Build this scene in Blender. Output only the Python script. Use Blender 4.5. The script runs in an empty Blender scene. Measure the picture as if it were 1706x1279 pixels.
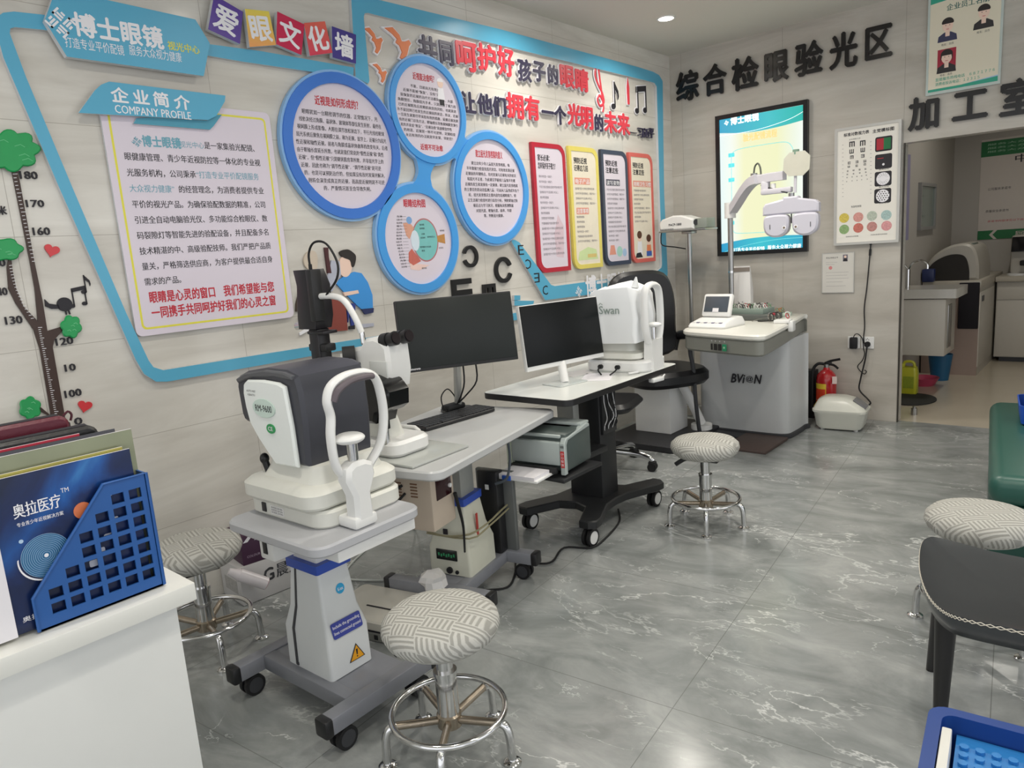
import bpy, bmesh, math, random
from mathutils import Matrix, Vector
random.seed(7)
SC=bpy.context.scene; COL=SC.collection
# ---------- camera ----------
CX,CY,FP=853.0,639.5,1197.5
RM=((0.75640811,0.65033613,-0.07006915),(0.0646292,-0.18090664,-0.98137447),(-0.65089925,0.7377911,-0.17886995))
CP=Vector((3.02,0.0,1.408))
cd=bpy.data.cameras.new('camera'); cam=bpy.data.objects.new('camera',cd); COL.objects.link(cam); SC.camera=cam
cd.sensor_fit='HORIZONTAL'; cd.sensor_width=36; cd.lens=FP/1706*36; cd.clip_start=.02
r,u,b=Vector(RM[0]),-Vector(RM[1]),-Vector(RM[2])
cam.matrix_world=Matrix(((r.x,u.x,b.x,CP.x),(r.y,u.y,b.y,CP.y),(r.z,u.z,b.z,CP.z),(0,0,0,1)))
# ---------- world, exposure ----------
W=bpy.data.worlds.new('world'); SC.world=W; W.use_nodes=True
bg=W.node_tree.nodes['Background']; bg.inputs[0].default_value=(.96,.975,1,1); bg.inputs[1].default_value=1.05
SC.view_settings.view_transform='Standard'; SC.view_settings.look='None'; SC.view_settings.exposure=0.42; SC.view_settings.gamma=1
SC.view_settings.use_curve_mapping=False
YB=5.643; ZC=2.89
LAMPS=[(0.49,4.70),(2.58,3.40),(1.45,3.85),(0.45,3.55),(1.30,4.12),(2.76,1.75),(1.3,2.2),(2.6,.6),(4.2,1.75),(4.2,3.4),(1.3,.7)]
ADDED_LAMPS_IN=[(2.3,7.3)]  # added lamp out of view, only there to brighten the workshop
for i,(x,y) in enumerate(LAMPS+ADDED_LAMPS_IN):
    l=bpy.data.lights.new('downlight_beam','AREA'); l.shape='DISK'; l.size=.11; l.energy=5.5; l.color=(1,.95,.86); l.spread=math.radians(150)
    o=bpy.data.objects.new('downlight_beam',l); COL.objects.link(o); o.location=(x,y,ZC-.02)
# ---------- photo <-> room geometry: where a line of sight meets a plane ----------
def ray(px,py):
    c=Vector(((px-CX)/FP,(py-CY)/FP,1.0))
    return Vector([sum(RM[k][i]*c[k] for k in range(3)) for i in range(3)])
def hit(px,py,ax,val):
    d=ray(px,py); t=(val-CP[ax])/d[ax]; return CP+d*t
def LP(px,py,off=0): p=hit(px,py,0,off); return (p.y,p.z)       # point on the side wall
def BP(px,py,off=0): p=hit(px,py,1,YB-off); return (p.x,p.z)    # point on the end wall
def HP(px,py,z): return hit(px,py,2,z)                          # point on a level plane
ML=Matrix(((0,0,1,0),(1,0,0,0),(0,1,0,0),(0,0,0,1)))            # wall frames: x along the wall, y up, z out of it
MBK=Matrix(((1,0,0,0),(0,0,-1,YB),(0,1,0,0),(0,0,0,1)))
def TR(x=0,y=0,z=0,rz=0,rx=0,ry=0):
    return Matrix.Translation((x,y,z))@Matrix.Rotation(math.radians(rz),4,'Z')@Matrix.Rotation(math.radians(ry),4,'Y')@Matrix.Rotation(math.radians(rx),4,'X')
# ---------- materials ----------
def lin(c):
    if isinstance(c,str):
        c=[int(c[i:i+2],16)/255 for i in (0,2,4)]
    return tuple((x/12.92 if x<=.04045 else ((x+.055)/1.055)**2.4) for x in c[:3])+(1,)
MATS={}
def pm(name,col,rough=.45,metal=0.,spec=.5,var=.05,scale=30,bump=0.,coat=0,emit=0,alpha=1,trans=0):
    if name in MATS: return MATS[name]
    m=bpy.data.materials.new(name); m.use_nodes=True; nt=m.node_tree; b=nt.nodes['Principled BSDF']
    c=lin(col)
    b.inputs['Base Color'].default_value=c; b.inputs['Roughness'].default_value=rough; b.inputs['Metallic'].default_value=metal
    b.inputs['Specular IOR Level'].default_value=spec
    if coat: b.inputs['Coat Weight'].default_value=coat; b.inputs['Coat Roughness'].default_value=.1
    if emit: b.inputs['Emission Color'].default_value=c; b.inputs['Emission Strength'].default_value=emit
    if alpha<1: b.inputs['Alpha'].default_value=alpha
    if trans: b.inputs['Transmission Weight'].default_value=trans
    if var or bump:
        tc=nt.nodes.new('ShaderNodeTexCoord'); n=nt.nodes.new('ShaderNodeTexNoise'); n.inputs['Scale'].default_value=scale; n.inputs['Detail'].default_value=3
        nt.links.new(tc.outputs['Object'],n.inputs['Vector'])
        if var:
            mx=nt.nodes.new('ShaderNodeMix'); mx.data_type='RGBA'
            mx.inputs[6].default_value=tuple(x*(1-var) for x in c[:3])+(1,); mx.inputs[7].default_value=tuple(min(1,x*(1+var)) for x in c[:3])+(1,)
            nt.links.new(n.outputs['Fac'],mx.inputs[0]); nt.links.new(mx.outputs[2],b.inputs['Base Color'])
        if bump:
            bp=nt.nodes.new('ShaderNodeBump'); bp.inputs['Strength'].default_value=bump; bp.inputs['Distance'].default_value=.002
            nt.links.new(n.outputs['Fac'],bp.inputs['Height']); nt.links.new(bp.outputs['Normal'],b.inputs['Normal'])
    MATS[name]=m; return m
def node(nt,t,**kw):
    n=nt.nodes.new(t)
    for k,v in kw.items(): setattr(n,k,v)
    return n
def mth(nt,op,a,b=None,c=None):
    n=nt.nodes.new('ShaderNodeMath'); n.operation=op
    for i,v in enumerate((a,b,c)):
        if v is None: continue
        if hasattr(v,'links') or hasattr(v,'is_linked'): nt.links.new(v,n.inputs[i])
        else: n.inputs[i].default_value=v
    return n.outputs[0]
def ramp(nt,fac,stops):
    n=nt.nodes.new('ShaderNodeValToRGB'); e=n.color_ramp.elements
    while len(e)<len(stops): e.new(.5)
    for k,(p,c) in enumerate(stops): e[k].position=p; e[k].color=lin(c)
    nt.links.new(fac,n.inputs[0]); return n.outputs[0]
def mixc(nt,f,a,b):
    n=nt.nodes.new('ShaderNodeMix'); n.data_type='RGBA'
    for s,v in ((0,f),(6,a),(7,b)):
        if hasattr(v,'is_linked'): nt.links.new(v,n.inputs[s])
        else: n.inputs[s].default_value=v if s==0 else lin(v)
    return n.outputs[2]
def lines(nt,v,period,phase,half):   # 1 on a grid line, else 0
    f=mth(nt,'FRACT',mth(nt,'DIVIDE',mth(nt,'SUBTRACT',v,phase-period*50),period))
    d=mth(nt,'MINIMUM',f,mth(nt,'SUBTRACT',1.0,f))
    return mth(nt,'LESS_THAN',d,half/period)
def tilemat(name,axes,periods,phases,half,cols,jcol,rough,streak,rot=0,vein=None,spec=.5):
    m=bpy.data.materials.new(name); m.use_nodes=True; nt=m.node_tree; b=nt.nodes['Principled BSDF']
    g=node(nt,'ShaderNodeNewGeometry'); pos=g.outputs['Position']
    if rot:
        vr=node(nt,'ShaderNodeVectorRotate'); vr.rotation_type='Z_AXIS'; vr.inputs['Angle'].default_value=rot; nt.links.new(pos,vr.inputs['Vector']); pos=vr.outputs[0]
    s=node(nt,'ShaderNodeSeparateXYZ'); nt.links.new(pos,s.inputs[0])
    j=mth(nt,'MAXIMUM',lines(nt,s.outputs[axes[0]],periods[0],phases[0],half),lines(nt,s.outputs[axes[1]],periods[1],phases[1],half))
    mp=node(nt,'ShaderNodeMapping'); mp.inputs['Scale'].default_value=streak; nt.links.new(pos,mp.inputs['Vector'])
    n1=node(nt,'ShaderNodeTexNoise'); n1.inputs['Scale'].default_value=1; n1.inputs['Detail'].default_value=8; n1.inputs['Roughness'].default_value=.62; n1.inputs['Distortion'].default_value=.6
    nt.links.new(mp.outputs[0],n1.inputs['Vector'])
    c=ramp(nt,n1.outputs['Fac'],cols)
    if vein:
        for sc,w,col,th,seed in vein:
            o=node(nt,'ShaderNodeMapping'); o.inputs['Location'].default_value=(seed,seed*2.3,0); o.inputs['Rotation'].default_value=(0,0,seed); o.inputs['Scale'].default_value=(.5,1,1); nt.links.new(pos,o.inputs['Vector'])
            n2=node(nt,'ShaderNodeTexNoise'); n2.inputs['Scale'].default_value=sc; n2.inputs['Detail'].default_value=7; n2.inputs['Roughness'].default_value=.58; n2.inputs['Distortion'].default_value=.35; nt.links.new(o.outputs[0],n2.inputs['Vector'])
            d=mth(nt,'ABSOLUTE',mth(nt,'SUBTRACT',n2.outputs['Fac'],.5))
            n3=node(nt,'ShaderNodeTexNoise'); n3.inputs['Scale'].default_value=sc*1.4; n3.inputs['Detail'].default_value=2; nt.links.new(o.outputs[0],n3.inputs['Vector'])
            gate=mth(nt,'MULTIPLY',mth(nt,'GREATER_THAN',n3.outputs['Fac'],th),1.0)
            mr=node(nt,'ShaderNodeMapRange'); mr.inputs[1].default_value=0; mr.inputs[2].default_value=w; mr.inputs[3].default_value=1; mr.inputs[4].default_value=0; nt.links.new(d,mr.inputs[0])
            sm=node(nt,'ShaderNodeMapRange'); sm.inputs[1].default_value=th; sm.inputs[2].default_value=th+.12; nt.links.new(n3.outputs['Fac'],sm.inputs[0])
            c=mixc(nt,mth(nt,'MULTIPLY',mth(nt,'MULTIPLY',mr.outputs[0],sm.outputs[0]),.75),c,col)
    c=mixc(nt,mth(nt,'MULTIPLY',j,.75),c,jcol)
    nt.links.new(c,b.inputs['Base Color']); b.inputs['Roughness'].default_value=rough; b.inputs['Specular IOR Level'].default_value=spec
    return m
# ---------- mesh builder ----------
def rrect(w,h,r,n=5,cx=0,cy=0):
    out=[]
    for k,(sx,sy) in enumerate(((1,1),(-1,1),(-1,-1),(1,-1))):
        for i in range(n+1):
            a=math.pi/2*(k+i/n); out.append((cx+sx*(w/2-r)+r*math.cos(a),cy+sy*(h/2-r)+r*math.sin(a)))
    return out
def circ(r,n=32,cx=0,cy=0,a0=0,a1=360,ry=None):
    full=abs(a1-a0)>=360; k=n if full else n+1
    return [(cx+r*math.cos(math.radians(a0+(a1-a0)*i/n)),cy+(ry or r)*math.sin(math.radians(a0+(a1-a0)*i/n))) for i in range(k)]
def spline(pts,sub=6,closed=False):
    P=[Vector(p) for p in pts]; n=len(P); out=[]
    rng=range(n if closed else n-1)
    for i in rng:
        if closed: a,b,c,d=P[(i-1)%n],P[i],P[(i+1)%n],P[(i+2)%n]
        else: a,b,c,d=P[max(i-1,0)],P[i],P[i+1],P[min(i+2,n-1)]
        for k in range(sub):
            t=k/sub; out.append(.5*((2*b)+(c-a)*t+(2*a-5*b+4*c-d)*t*t+(3*b-a-3*c+d)*t**3))
    if not closed: out.append(P[-1])
    return out
def insetp(pts,d):
    n=len(pts); ar=sum(pts[i][0]*pts[(i+1)%n][1]-pts[(i+1)%n][0]*pts[i][1] for i in range(n)); s=1 if ar>0 else -1; out=[]
    for i in range(n):
        p,q,r_=Vector(pts[i-1]),Vector(pts[i]),Vector(pts[(i+1)%n]); e1=(q-p); e2=(r_-q)
        if e1.length<1e-9 or e2.length<1e-9: out.append(tuple(q)); continue
        e1.normalize(); e2.normalize(); n1=Vector((-e1.y,e1.x))*s; n2=Vector((-e2.y,e2.x))*s; b=n1+n2
        b=b/max(b.length_squared,.35)*2 if b.length>1e-6 else n1
        out.append((q.x+b.x*d,q.y+b.y*d))
    return out
class MB:
    def __init__(s,M=None): s.v=[]; s.f=[]; s.fm=[]; s.m=[]; s.M=M or Matrix.Identity(4)
    def mi(s,m):
        if m not in s.m: s.m.append(m)
        return s.m.index(m)
    def add(s,vs,fs,m,M=None):
        k=len(s.v); T=s.M if M is None else s.M@M; s.v+=[T@Vector(v) for v in vs]; s.f+=[tuple(i+k for i in f) for f in fs]
        if isinstance(m,list): s.fm+=[s.mi(x) for x in m]
        else: s.fm+=[s.mi(m)]*len(fs)
        return s
    def box(s,c,d,m,bv=0,M=None,seg=2):
        if bv<=0:
            x,y,z=(q/2 for q in d); vs=[(c[0]+i*x,c[1]+j*y,c[2]+k*z) for k in (-1,1) for j in (-1,1) for i in (-1,1)]
            return s.add(vs,[(0,2,3,1),(4,5,7,6),(0,1,5,4),(2,6,7,3),(0,4,6,2),(1,3,7,5)],m,M)
        bm=bmesh.new(); bmesh.ops.create_cube(bm,size=1,matrix=Matrix.Translation(c)@Matrix.Diagonal((*d,1)))
        bmesh.ops.bevel(bm,geom=bm.edges[:],offset=min(bv,min(d)*.49),segments=seg,affect='EDGES',profile=.5); bm.verts.index_update()
        s.add([v.co[:] for v in bm.verts],[[v.index for v in f.verts] for f in bm.faces],m,M); bm.free(); return s
    def rings(s,rs,m,cap=True,closed=True,M=None,loop=False):
        n=len(rs[0]); vs=[p for r_ in rs for p in r_]; fs=[]; K=len(rs)
        for k in range(K if loop else K-1):
            a=k*n; b=((k+1)%K)*n
            for i in range(n if closed else n-1):
                j=(i+1)%n; fs.append((a+i,a+j,b+j,b+i))
        if cap and not loop: fs+=[tuple(range(n-1,-1,-1)),tuple((K-1)*n+i for i in range(n))]
        return s.add(vs,fs,m,M)
    def prism(s,p,z0,z1,m,ms=None,ch=0,M=None):
        n=len(p); ar=sum(p[i][0]*p[(i+1)%n][1]-p[(i+1)%n][0]*p[i][1] for i in range(n))
        if ar<0: p=p[::-1]
        L=[(p,z0),(p,z1)] if ch<=0 else [(insetp(p,ch),z0),(p,z0+ch),(p,z1-ch),(insetp(p,ch),z1)]
        vs=[(x,y,z) for q,z in L for x,y in q]; fs=[]; mm=[]
        for k in range(len(L)-1):
            for i in range(n): j=(i+1)%n; fs.append((k*n+i,k*n+j,(k+1)*n+j,(k+1)*n+i)); mm.append(ms or m)
        fs+=[tuple(range(n-1,-1,-1)),tuple((len(L)-1)*n+i for i in range(n))]; mm+=[ms or m,m]
        return s.add(vs,fs,mm,M)
    def face(s,p,z,m,M=None):
        n=len(p); ar=sum(p[i][0]*p[(i+1)%n][1]-p[(i+1)%n][0]*p[i][1] for i in range(n))
        if ar<0: p=p[::-1]
        return s.add([(x,y,z) for x,y in p],[tuple(range(n))],m,M)
    def frame(s,o,i,z0,z1,m,M=None):     # ring between two loops of equal length, given depth
        n=len(o); vs=[(x,y,z) for q,z in ((o,z0),(o,z1),(i,z1),(i,z0)) for x,y in q]; fs=[]
        for k in range(4):
            for a in range(n): b=(a+1)%n; fs.append((k*n+a,k*n+b,((k+1)%4)*n+b,((k+1)%4)*n+a))
        return s.add(vs,fs,m,M)
    def cyl(s,p0,p1,r0,m,r1=None,n=18,M=None):
        return s.tube([p0,p1],r0,m,n=n,r1=r0 if r1 is None else r1,M=M)
    def lathe(s,prof,m,n=28,M=None,c=(0,0,0)):
        rs=[[(c[0]+r_*math.cos(2*math.pi*i/n),c[1]+r_*math.sin(2*math.pi*i/n),c[2]+z) for i in range(n)] for r_,z in prof]
        return s.rings(rs,m,M=M)
    def tube(s,pts,r,m,n=8,closed=False,r1=None,M=None,sub=0,ry=None):
        P=spline(pts,sub,closed) if sub else [Vector(p) for p in pts]; K=len(P)
        t0=(P[1]-P[0]).normalized(); up=Vector((0,0,1)) if abs(t0.z)<.9 else Vector((1,0,0)); nn=(up-t0*up.dot(t0)).normalized(); rs=[]
        for k in range(K):
            a=P[(k-1)%K] if (closed or k>0) else P[k]; b=P[(k+1)%K] if (closed or k<K-1) else P[k]
            t=(b-a); t=t.normalized() if t.length>1e-9 else t0
            nn=(nn-t*nn.dot(t)); nn=nn.normalized() if nn.length>1e-6 else t.orthogonal().normalized(); bb=t.cross(nn)
            rr=r if r1 is None else r+(r1-r)*k/(K-1); q=ry or 1
            rs.append([P[k]+nn*rr*math.cos(2*math.pi*i/n)+bb*rr*q*math.sin(2*math.pi*i/n) for i in range(n)])
        return s.rings(rs,m,cap=not closed,loop=closed,M=M)
    def ell(s,c,d,m,n=20,k=12,M=None,zmin=-1):
        rs=[]
        for j in range(k+1):
            a=-math.pi/2+math.pi*j/k; z=max(math.sin(a),zmin); q=max(math.cos(a),.02)
            rs.append([(c[0]+d[0]*q*math.cos(2*math.pi*i/n),c[1]+d[1]*q*math.sin(2*math.pi*i/n),c[2]+d[2]*z) for i in range(n)])
        return s.rings(rs,m,M=M)
    def text(s,t,x,y,w,h,m,z=0,bold=0.,depth=0,em=None,res=2,M=None,shear=0,rot=0):
        # em: True stretches the square character cells over w x h, False the outline itself
        c=bpy.data.curves.new('lettering','FONT'); c.body=t; c.size=1;  c.extrude=.5 if depth else 0; c.resolution_u=res; c.shear=shear
        c.fill_mode='BOTH' if depth else 'FRONT'
        o=bpy.data.objects.new('lettering',c); me=bpy.data.meshes.new_from_object(o)
        vs=[v.co.copy() for v in me.vertices]; fs=[list(p.vertices) for p in me.polygons]
        bpy.data.objects.remove(o); bpy.data.curves.remove(c); bpy.data.meshes.remove(me)
        if not vs: return s
        if em is None: em=any(ord(q)>0x2e80 for q in t)
        if em: x0,y0,sx,sy=0,-.12,len(t),1.0
        else:
            x0=min(v.x for v in vs); y0=min(v.y for v in vs); sx=max(v.x for v in vs)-x0; sy=max(v.y for v in vs)-y0
        kx=w/max(sx,1e-6); ky=h/max(sy,1e-6); ca,sa=math.cos(math.radians(rot)),math.sin(math.radians(rot)); out=[]
        for v in vs:
            a=(v.x-x0)*kx; b=(v.y-y0)*ky; out.append((x+a*ca-b*sa,y+a*sa+b*ca,z+(v.z+.5)*depth if depth else z))
        if bold:   # heavier strokes: the outline laid over itself a little shifted
            d=bold*min(kx,ky)*1.0
            for i,(dx,dy) in enumerate(((-d,0),(d,0),(0,d),(0,-d)) if bold>=.025 else ((-d,0),(d,0))): s.add([(x+dx,y+dy,z+i*2e-5) for x,y,z in out],fs,m,M)
            return s
        return s.add(out,fs,m,M)
    def mesh(s,name,ang=38,flat=False):
        me=bpy.data.meshes.new(name); me.from_pydata([tuple(v) for v in s.v],[],s.f)
        for m in s.m: me.materials.append(m)
        me.polygons.foreach_set('material_index',s.fm)
        if not flat:
            me.polygons.foreach_set('use_smooth',[True]*len(s.f)); me.set_sharp_from_angle(angle=math.radians(ang))
        me.update(); return me
def thing(name,label,cat,M=None,group=None):
    o=bpy.data.objects.new(name,None); COL.objects.link(o); o.empty_display_size=.05
    if M is not None: o.matrix_world=M
    o['label']=label; o['category']=cat
    if group: o['group']=group
    return o
def part(mb,name,parent,label=None,**k):
    o=bpy.data.objects.new(name,mb.mesh(name,**k)); COL.objects.link(o); o.parent=parent
    if label: o['label']=label
    return o
def solo(mb,name,label,cat,M=None,group=None,**k):
    o=bpy.data.objects.new(name,mb.mesh(name,**k)); COL.objects.link(o)
    if M is not None: o.matrix_world=M
    o['label']=label; o['category']=cat
    if group: o['group']=group
    return o
def struct(mb,name,parent=None):
    o=bpy.data.objects.new(name,mb.mesh(name)); COL.objects.link(o); o['kind']='structure'
    if parent: o.parent=parent
    return o
def clone(root,M,label,group=None):
    c=root.copy(); COL.objects.link(c); c.matrix_world=M; c['label']=label
    if group: c['group']=group
    for ch in list(root.children):
        d=ch.copy(); COL.objects.link(d); d.parent=c
        for g in list(ch.children):
            e=g.copy(); COL.objects.link(e); e.parent=d
    return c
# common materials
WHITE=pm('white plastic','e8e8e6',.35,var=.02); OFFW=pm('ivory plastic','dcdcd4',.4,var=.03); BLACK=pm('black plastic','1c1c1e',.4); RUB=pm('black rubber','151517',.65)
GREYP=pm('grey plastic','8a8d92',.45); DGREY=pm('dark grey plastic','3a3b3f',.45); CHROME=pm('chrome','d8d8d8',.12,metal=1,var=.03); STEEL=pm('brushed steel','a8a8a6',.3,metal=1)
PAPER=pm('paper','e9e6ea',.6,var=.01); INK=pm('ink','26242b',.6,var=0); RED=pm('red print','c32a3c',.55,var=0); WPRINT=pm('white print','f0eff4',.5,var=0)
BLUEB=pm('sky blue board','5aaed0',.35,var=.04,scale=4); EDGE=pm('acrylic edge','cfd2d6',.3,var=.02); CYANP=pm('cyan print','6fa9bc',.5,var=0); YEL=pm('yellow print','e6df4e',.5,var=0)
# ---------- setting ----------
WALLT=tilemat('pale marble wall tile',(1,2),(.81,.402),(.825,.38),.0012,[(.25,'bfbab2'),(.48,'d2cec6'),(.72,'e2dfd8')],'a09a90',.17,(.9,.9,5.5),spec=.45)
WALLB=tilemat('grey marble wall tile',(0,2),(.82,1.94),(.103,1.941),.0012,[(.25,'a9a39a'),(.48,'bbb6ad'),(.72,'ccc8c0')],'8d877d',.16,(.9,.9,5.0),spec=.45)
FLOORM=tilemat('grey marble floor tile',(0,1),(.805,.785),(2.2,.756),.0014,[(.25,'717574'),(.42,'878b8a'),(.58,'9da09f'),(.78,'b5b7b5')],'6a6c6b',.19,(2.6,4.6,1),rot=math.radians(-6.25),vein=[(1.9,.0050,'e2e4e2',.49,1.3),(3.4,.0055,'d8dbd9',.52,4.1),(1.2,.005,'d2d5d3',.50,7.7),(4.6,.006,'ccd0ce',.55,2.9)],spec=.55)
CEILM=pm('ceiling paint','d6d4cb',.8,var=.01,scale=3)
mb=MB(); mb.box((2.9,1.5,-.06),(6.6,8.4,.12),FLOORM); struct(mb,'floor')
mb=MB(); mb.box((2.9,3.25,ZC+.06),(6.6,11.9,.12),CEILM); struct(mb,'ceiling')
mb=MB(); mb.box((-.06,1.5,ZC/2),(.12,8.4,ZC),WALLT); struct(mb,'wall_left')
D0,DZ=1.747,1.955
mb=MB(); mb.box((D0/2-.06,YB+.06,ZC/2),(D0+.12,.12,ZC),WALLB); mb.box((D0+1.15,YB+.06,(ZC+DZ)/2),(2.3,.12,ZC-DZ),WALLB)
mb.box((D0+2.3+1.1,YB+.06,ZC/2),(2.2,.12,ZC),WALLB); struct(mb,'wall_back')
JAMB=pm('dark jamb metal','4a4742',.4,metal=.6)
mb=MB(); mb.box((D0+.003,YB+.008,DZ/2),(.008,.02,DZ),JAMB); struct(mb,'trim_1')
# workshop beyond the opening
INW=pm('workshop paint','b3aea6',.7,var=.02,scale=3); INF=pm('workshop floor tile','c2b8a6',.22,var=.06,scale=3)
YI=9.0
mb=MB(); mb.box((2.9,(5.7+9.2)/2,-.06),(6.6,3.5,.12),INF); struct(mb,'floor_workshop')
mb=MB(); mb.box((2.9,YI+.06,ZC/2),(5.2,.12,ZC),INW); struct(mb,'wall_workshop_back')
mb=MB(); mb.box((1.47-.06,(5.763+YI)/2,ZC/2),(.12,YI-5.763,ZC),INW); struct(mb,'wall_workshop_left')
mb=MB(); mb.box((5.5,(5.763+YI)/2,ZC/2),(.12,YI-5.763,ZC),INW); struct(mb,'wall_workshop_right')
# downlights
LAMPM=pm('lamp glow','fff4e0',.5,var=0,emit=14)
lab={0:'round recessed ceiling downlight in the corner above the black wall characters'}
def downlight(x,y,label):
    t=thing('ceiling_downlight',label,'ceiling light',TR(x,y,ZC),'recessed ceiling downlights')
    m=MB(); o=circ(.062,32); i=circ(.05,32); m.frame(o,i,-.006,.001,WHITE); part(m,'rim',t)
    m=MB(); m.face(circ(.05,32)[::-1],-.003,LAMPM); m.v=[Vector((v.x,v.y,-.003)) for v in m.v]; m.f=[tuple(reversed(f)) for f in m.f]; part(m,'lamp',t)
    return t
d0=downlight(*LAMPS[0],lab[0])
names=['over the green bench aisle','halfway along the side wall','above the four striped banners','before the lit wall screen','over the front aisle','above the monitors','over the counter','on the far side by the shopfront','on the far side by the workshop door','above the paper rack']
for (x,y),n in zip(LAMPS[1:],names): clone(d0,TR(x,y,ZC),'round recessed ceiling downlight '+n)

clone(d0,TR(2.3,7.3,ZC),'round recessed ceiling downlight added unseen to brighten the workshop')  # made-up fixture to go with the added workshop light
# ---------- things on the side wall (frame: x = along the wall, y = height, z = out of it) ----------
def L(*ps): return [LP(*p) for p in ps]
def WM(a,b,off=0): return ML@Matrix.Translation((a,b,off))
def loc(pts,a,b): return [(x-a,y-b) for x,y in pts]
# blue ribbon frames
o=spline([(*p,0) for p in L((584,128),(430,87),(344,75.6),(200,50),(67,26))],1)
pts=L((585,114),(430,87),(344,75.6),(160,42),(67,27),(20,22),(2,24),(-12,34))+L((-10,52),(2.5,98),(98,320),(160,458),(222,598),(236,622),(256,635),(275,635),(430,608),(642,569.5),(864,531.5),(860,520))+L((657,554.4),(430,590),(268,616),(252,611),(244,600),(206,520),(120,320),(40,130),(13,58),(14,50),(22,48),(67,52),(344,95),(400,104.6),(584,131))
a,b=LP(240,620); t=thing('border_ribbon','slanted sky blue ribbon frame running around the company profile board','border frame',WM(a,b))
m=MB(); m.prism(loc(pts,a,b),.001,.022,BLUEB,EDGE); part(m,'ribbon',t)
for q in (((853,492),(863,492),(863,500),(853,500)),((853,500.6),(886,501),(884,509),(853,509))):
    m=MB(); m.prism(loc(L(*q),a,b),.001,.02,BLUEB,EDGE); part(m,'stepped_end',t)
pts=L((580,-20),(600,-6),(619,0),(830,50.4),(1060,113),(1084,120.5),(1094,126),(1100,136),(1102.5,320),(1108.5,455),(1106,472),(1096,476),(904,500),(848,403),(849,400),(853,399.5),(861,404),(914,474.6),(920,476.5),(1080,455.5),(1089,453),(1098,446),(1099,440),(1095,320),(1090,145),(1086,139),(1072,135),(830,77),(620,26.5),(609,23.5),(603,24),(601.5,30),(611,136),(609,141),(588,130),(581,8))
a,b=LP(1000,480); t=thing('border_ribbon','tall sky blue ribbon frame with pointed foot around the slogan and striped banners','border frame',WM(a,b))
m=MB(); m.prism(loc(pts,a,b),.001,.022,BLUEB,EDGE); part(m,'ribbon',t)
m=MB()
for (px,py),c,k in (((863.4,416.6),'E',0),((876,440),'C',180),((890,462.7),'E',180),((904,483.4),'C',0)):
    x,y=LP(px,py); w,h=.055,.062; Mx=Matrix.Translation((x-a,y-b,.0226))@Matrix.Rotation(math.radians(k),4,'Z'); m.text(c,-w/2,-h/2,w,h,INK,0,.01,M=Mx)
part(m,'optotype_lettering',t)
def logo(m,x,y,s,mat,z,shear=0):   # diamond of nested strokes
    T=Matrix.Translation((x,y,z))@Matrix.Rotation(math.radians(45),4,'Z')
    w=s*.085
    for q in (0,90,180,270):
        R=T@Matrix.Rotation(math.radians(q),4,'Z')
        for k in range(3):
            c0=s*.05+k*s*.125; ln=s*(.44-.10*k)
            m.face([(c0,s*.03+k*s*.02),(c0+w,s*.03+k*s*.02),(c0+w,ln),(c0,ln)],0,mat,M=R)
        m.face([(s*.05,s*.36),(s*.40,s*.36),(s*.40,s*.36+w),(s*.05,s*.36+w)],0,mat,M=R)
m=MB(); x,y=LP(960,486); logo(m,x-a,y-b,.07,WPRINT,.0228)
x,y=LP(972,496); m.text('博士眼镜',x-a,y-b,.56,.16,WPRINT,.0228,.03,em=True); part(m,'logo_print',t)
# header sign
pts=L((85,-12),(141,0),(316,37.8),(340,77),(330,131),(103.4,99.6),(66.8,40.3)); a,b=LP(200,60)
t=thing('header_sign','sky blue hexagonal sign with white diamond logo and shop lettering','sign',WM(a,b))
m=MB(); m.prism(loc(pts,a,b),.024,.05,BLUEB,EDGE); part(m,'board',t)
m=MB(); x,y=LP(101,38,.05); logo(m,x-a,y-b,.088,WPRINT,.0507)
def ltext(m,s,p0,p1,h,mat,z,a,b,bold=0.,em=None,res=2): # lettering on the side wall from pixel p0 (lower start) to p1 (lower end)
    (x0,y0),(x1,y1)=LP(*p0,z),LP(*p1,z); m.text(s,x0-a,y0-b,x1-x0,h,mat,z+.0006,bold,em=em,res=res)
ltext(m,'博士眼镜',(124,60),(275,85),.086,WPRINT,.05,a,b,.032,res=3)
ltext(m,'打造专业平价配镜',(109,79),(208,92),.04,WPRINT,.05,a,b,.0)
ltext(m,'服务大众视力健康',(216,92),(304,106),.04,WPRINT,.05,a,b,.0)
part(m,'white_lettering',t)
m=MB(); ltext(m,'视光中心',(280,83),(334,93.5),.036,YEL,.05,a,b,.02); part(m,'yellow_lettering',t)
# profile board
PINKW=pm('rosy white board','dfd6e2',.35,var=.02,scale=2)
y0,y1,z0,z1=1.173,1.89,1.184,2.10; a,b=y0,z0; W_,H_=y1-y0,z1-z0
t=thing('profile_board','white company profile poster board with yellow border line and paragraphs','poster',WM(a,b))
m=MB(); m.prism(rrect(W_,H_,.025,5,W_/2,H_/2),.004,.018,PINKW,EDGE); part(m,'board',t)
m=MB(); m.frame(rrect(W_-.05,H_-.05,.02,5,W_/2,H_/2),rrect(W_-.066,H_-.066,.015,5,W_/2,H_/2),.0182,.0186,YEL); part(m,'border_line',t)
body=['眼健康管理、青少年近视防控等一体化的专业视','光服务机构，公司秉承　　　　　　　　　　　','　　　　　　　的经营理念，为消费者提供专业','平价的视光产品。为确保验配数据的精准，公司','引进全自动电脑验光仪、多功能综合检眼仪、数','码裂隙灯等智能先进的验配设备，并且配备多名','技术精湛的中、高级验配技师。我们严把产品质','量关，严格筛选供应商，为客户提供最合适自身','需求的产品。']
L1=LP(204,264,.02); L9=LP(238,474,.02); dz=(L1[1]-L9[1])/8; ch=(LP(434,270,.02)[0]-L1[0])/21*.985
m=MB(); x0=L1[0]-a+.008
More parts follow.
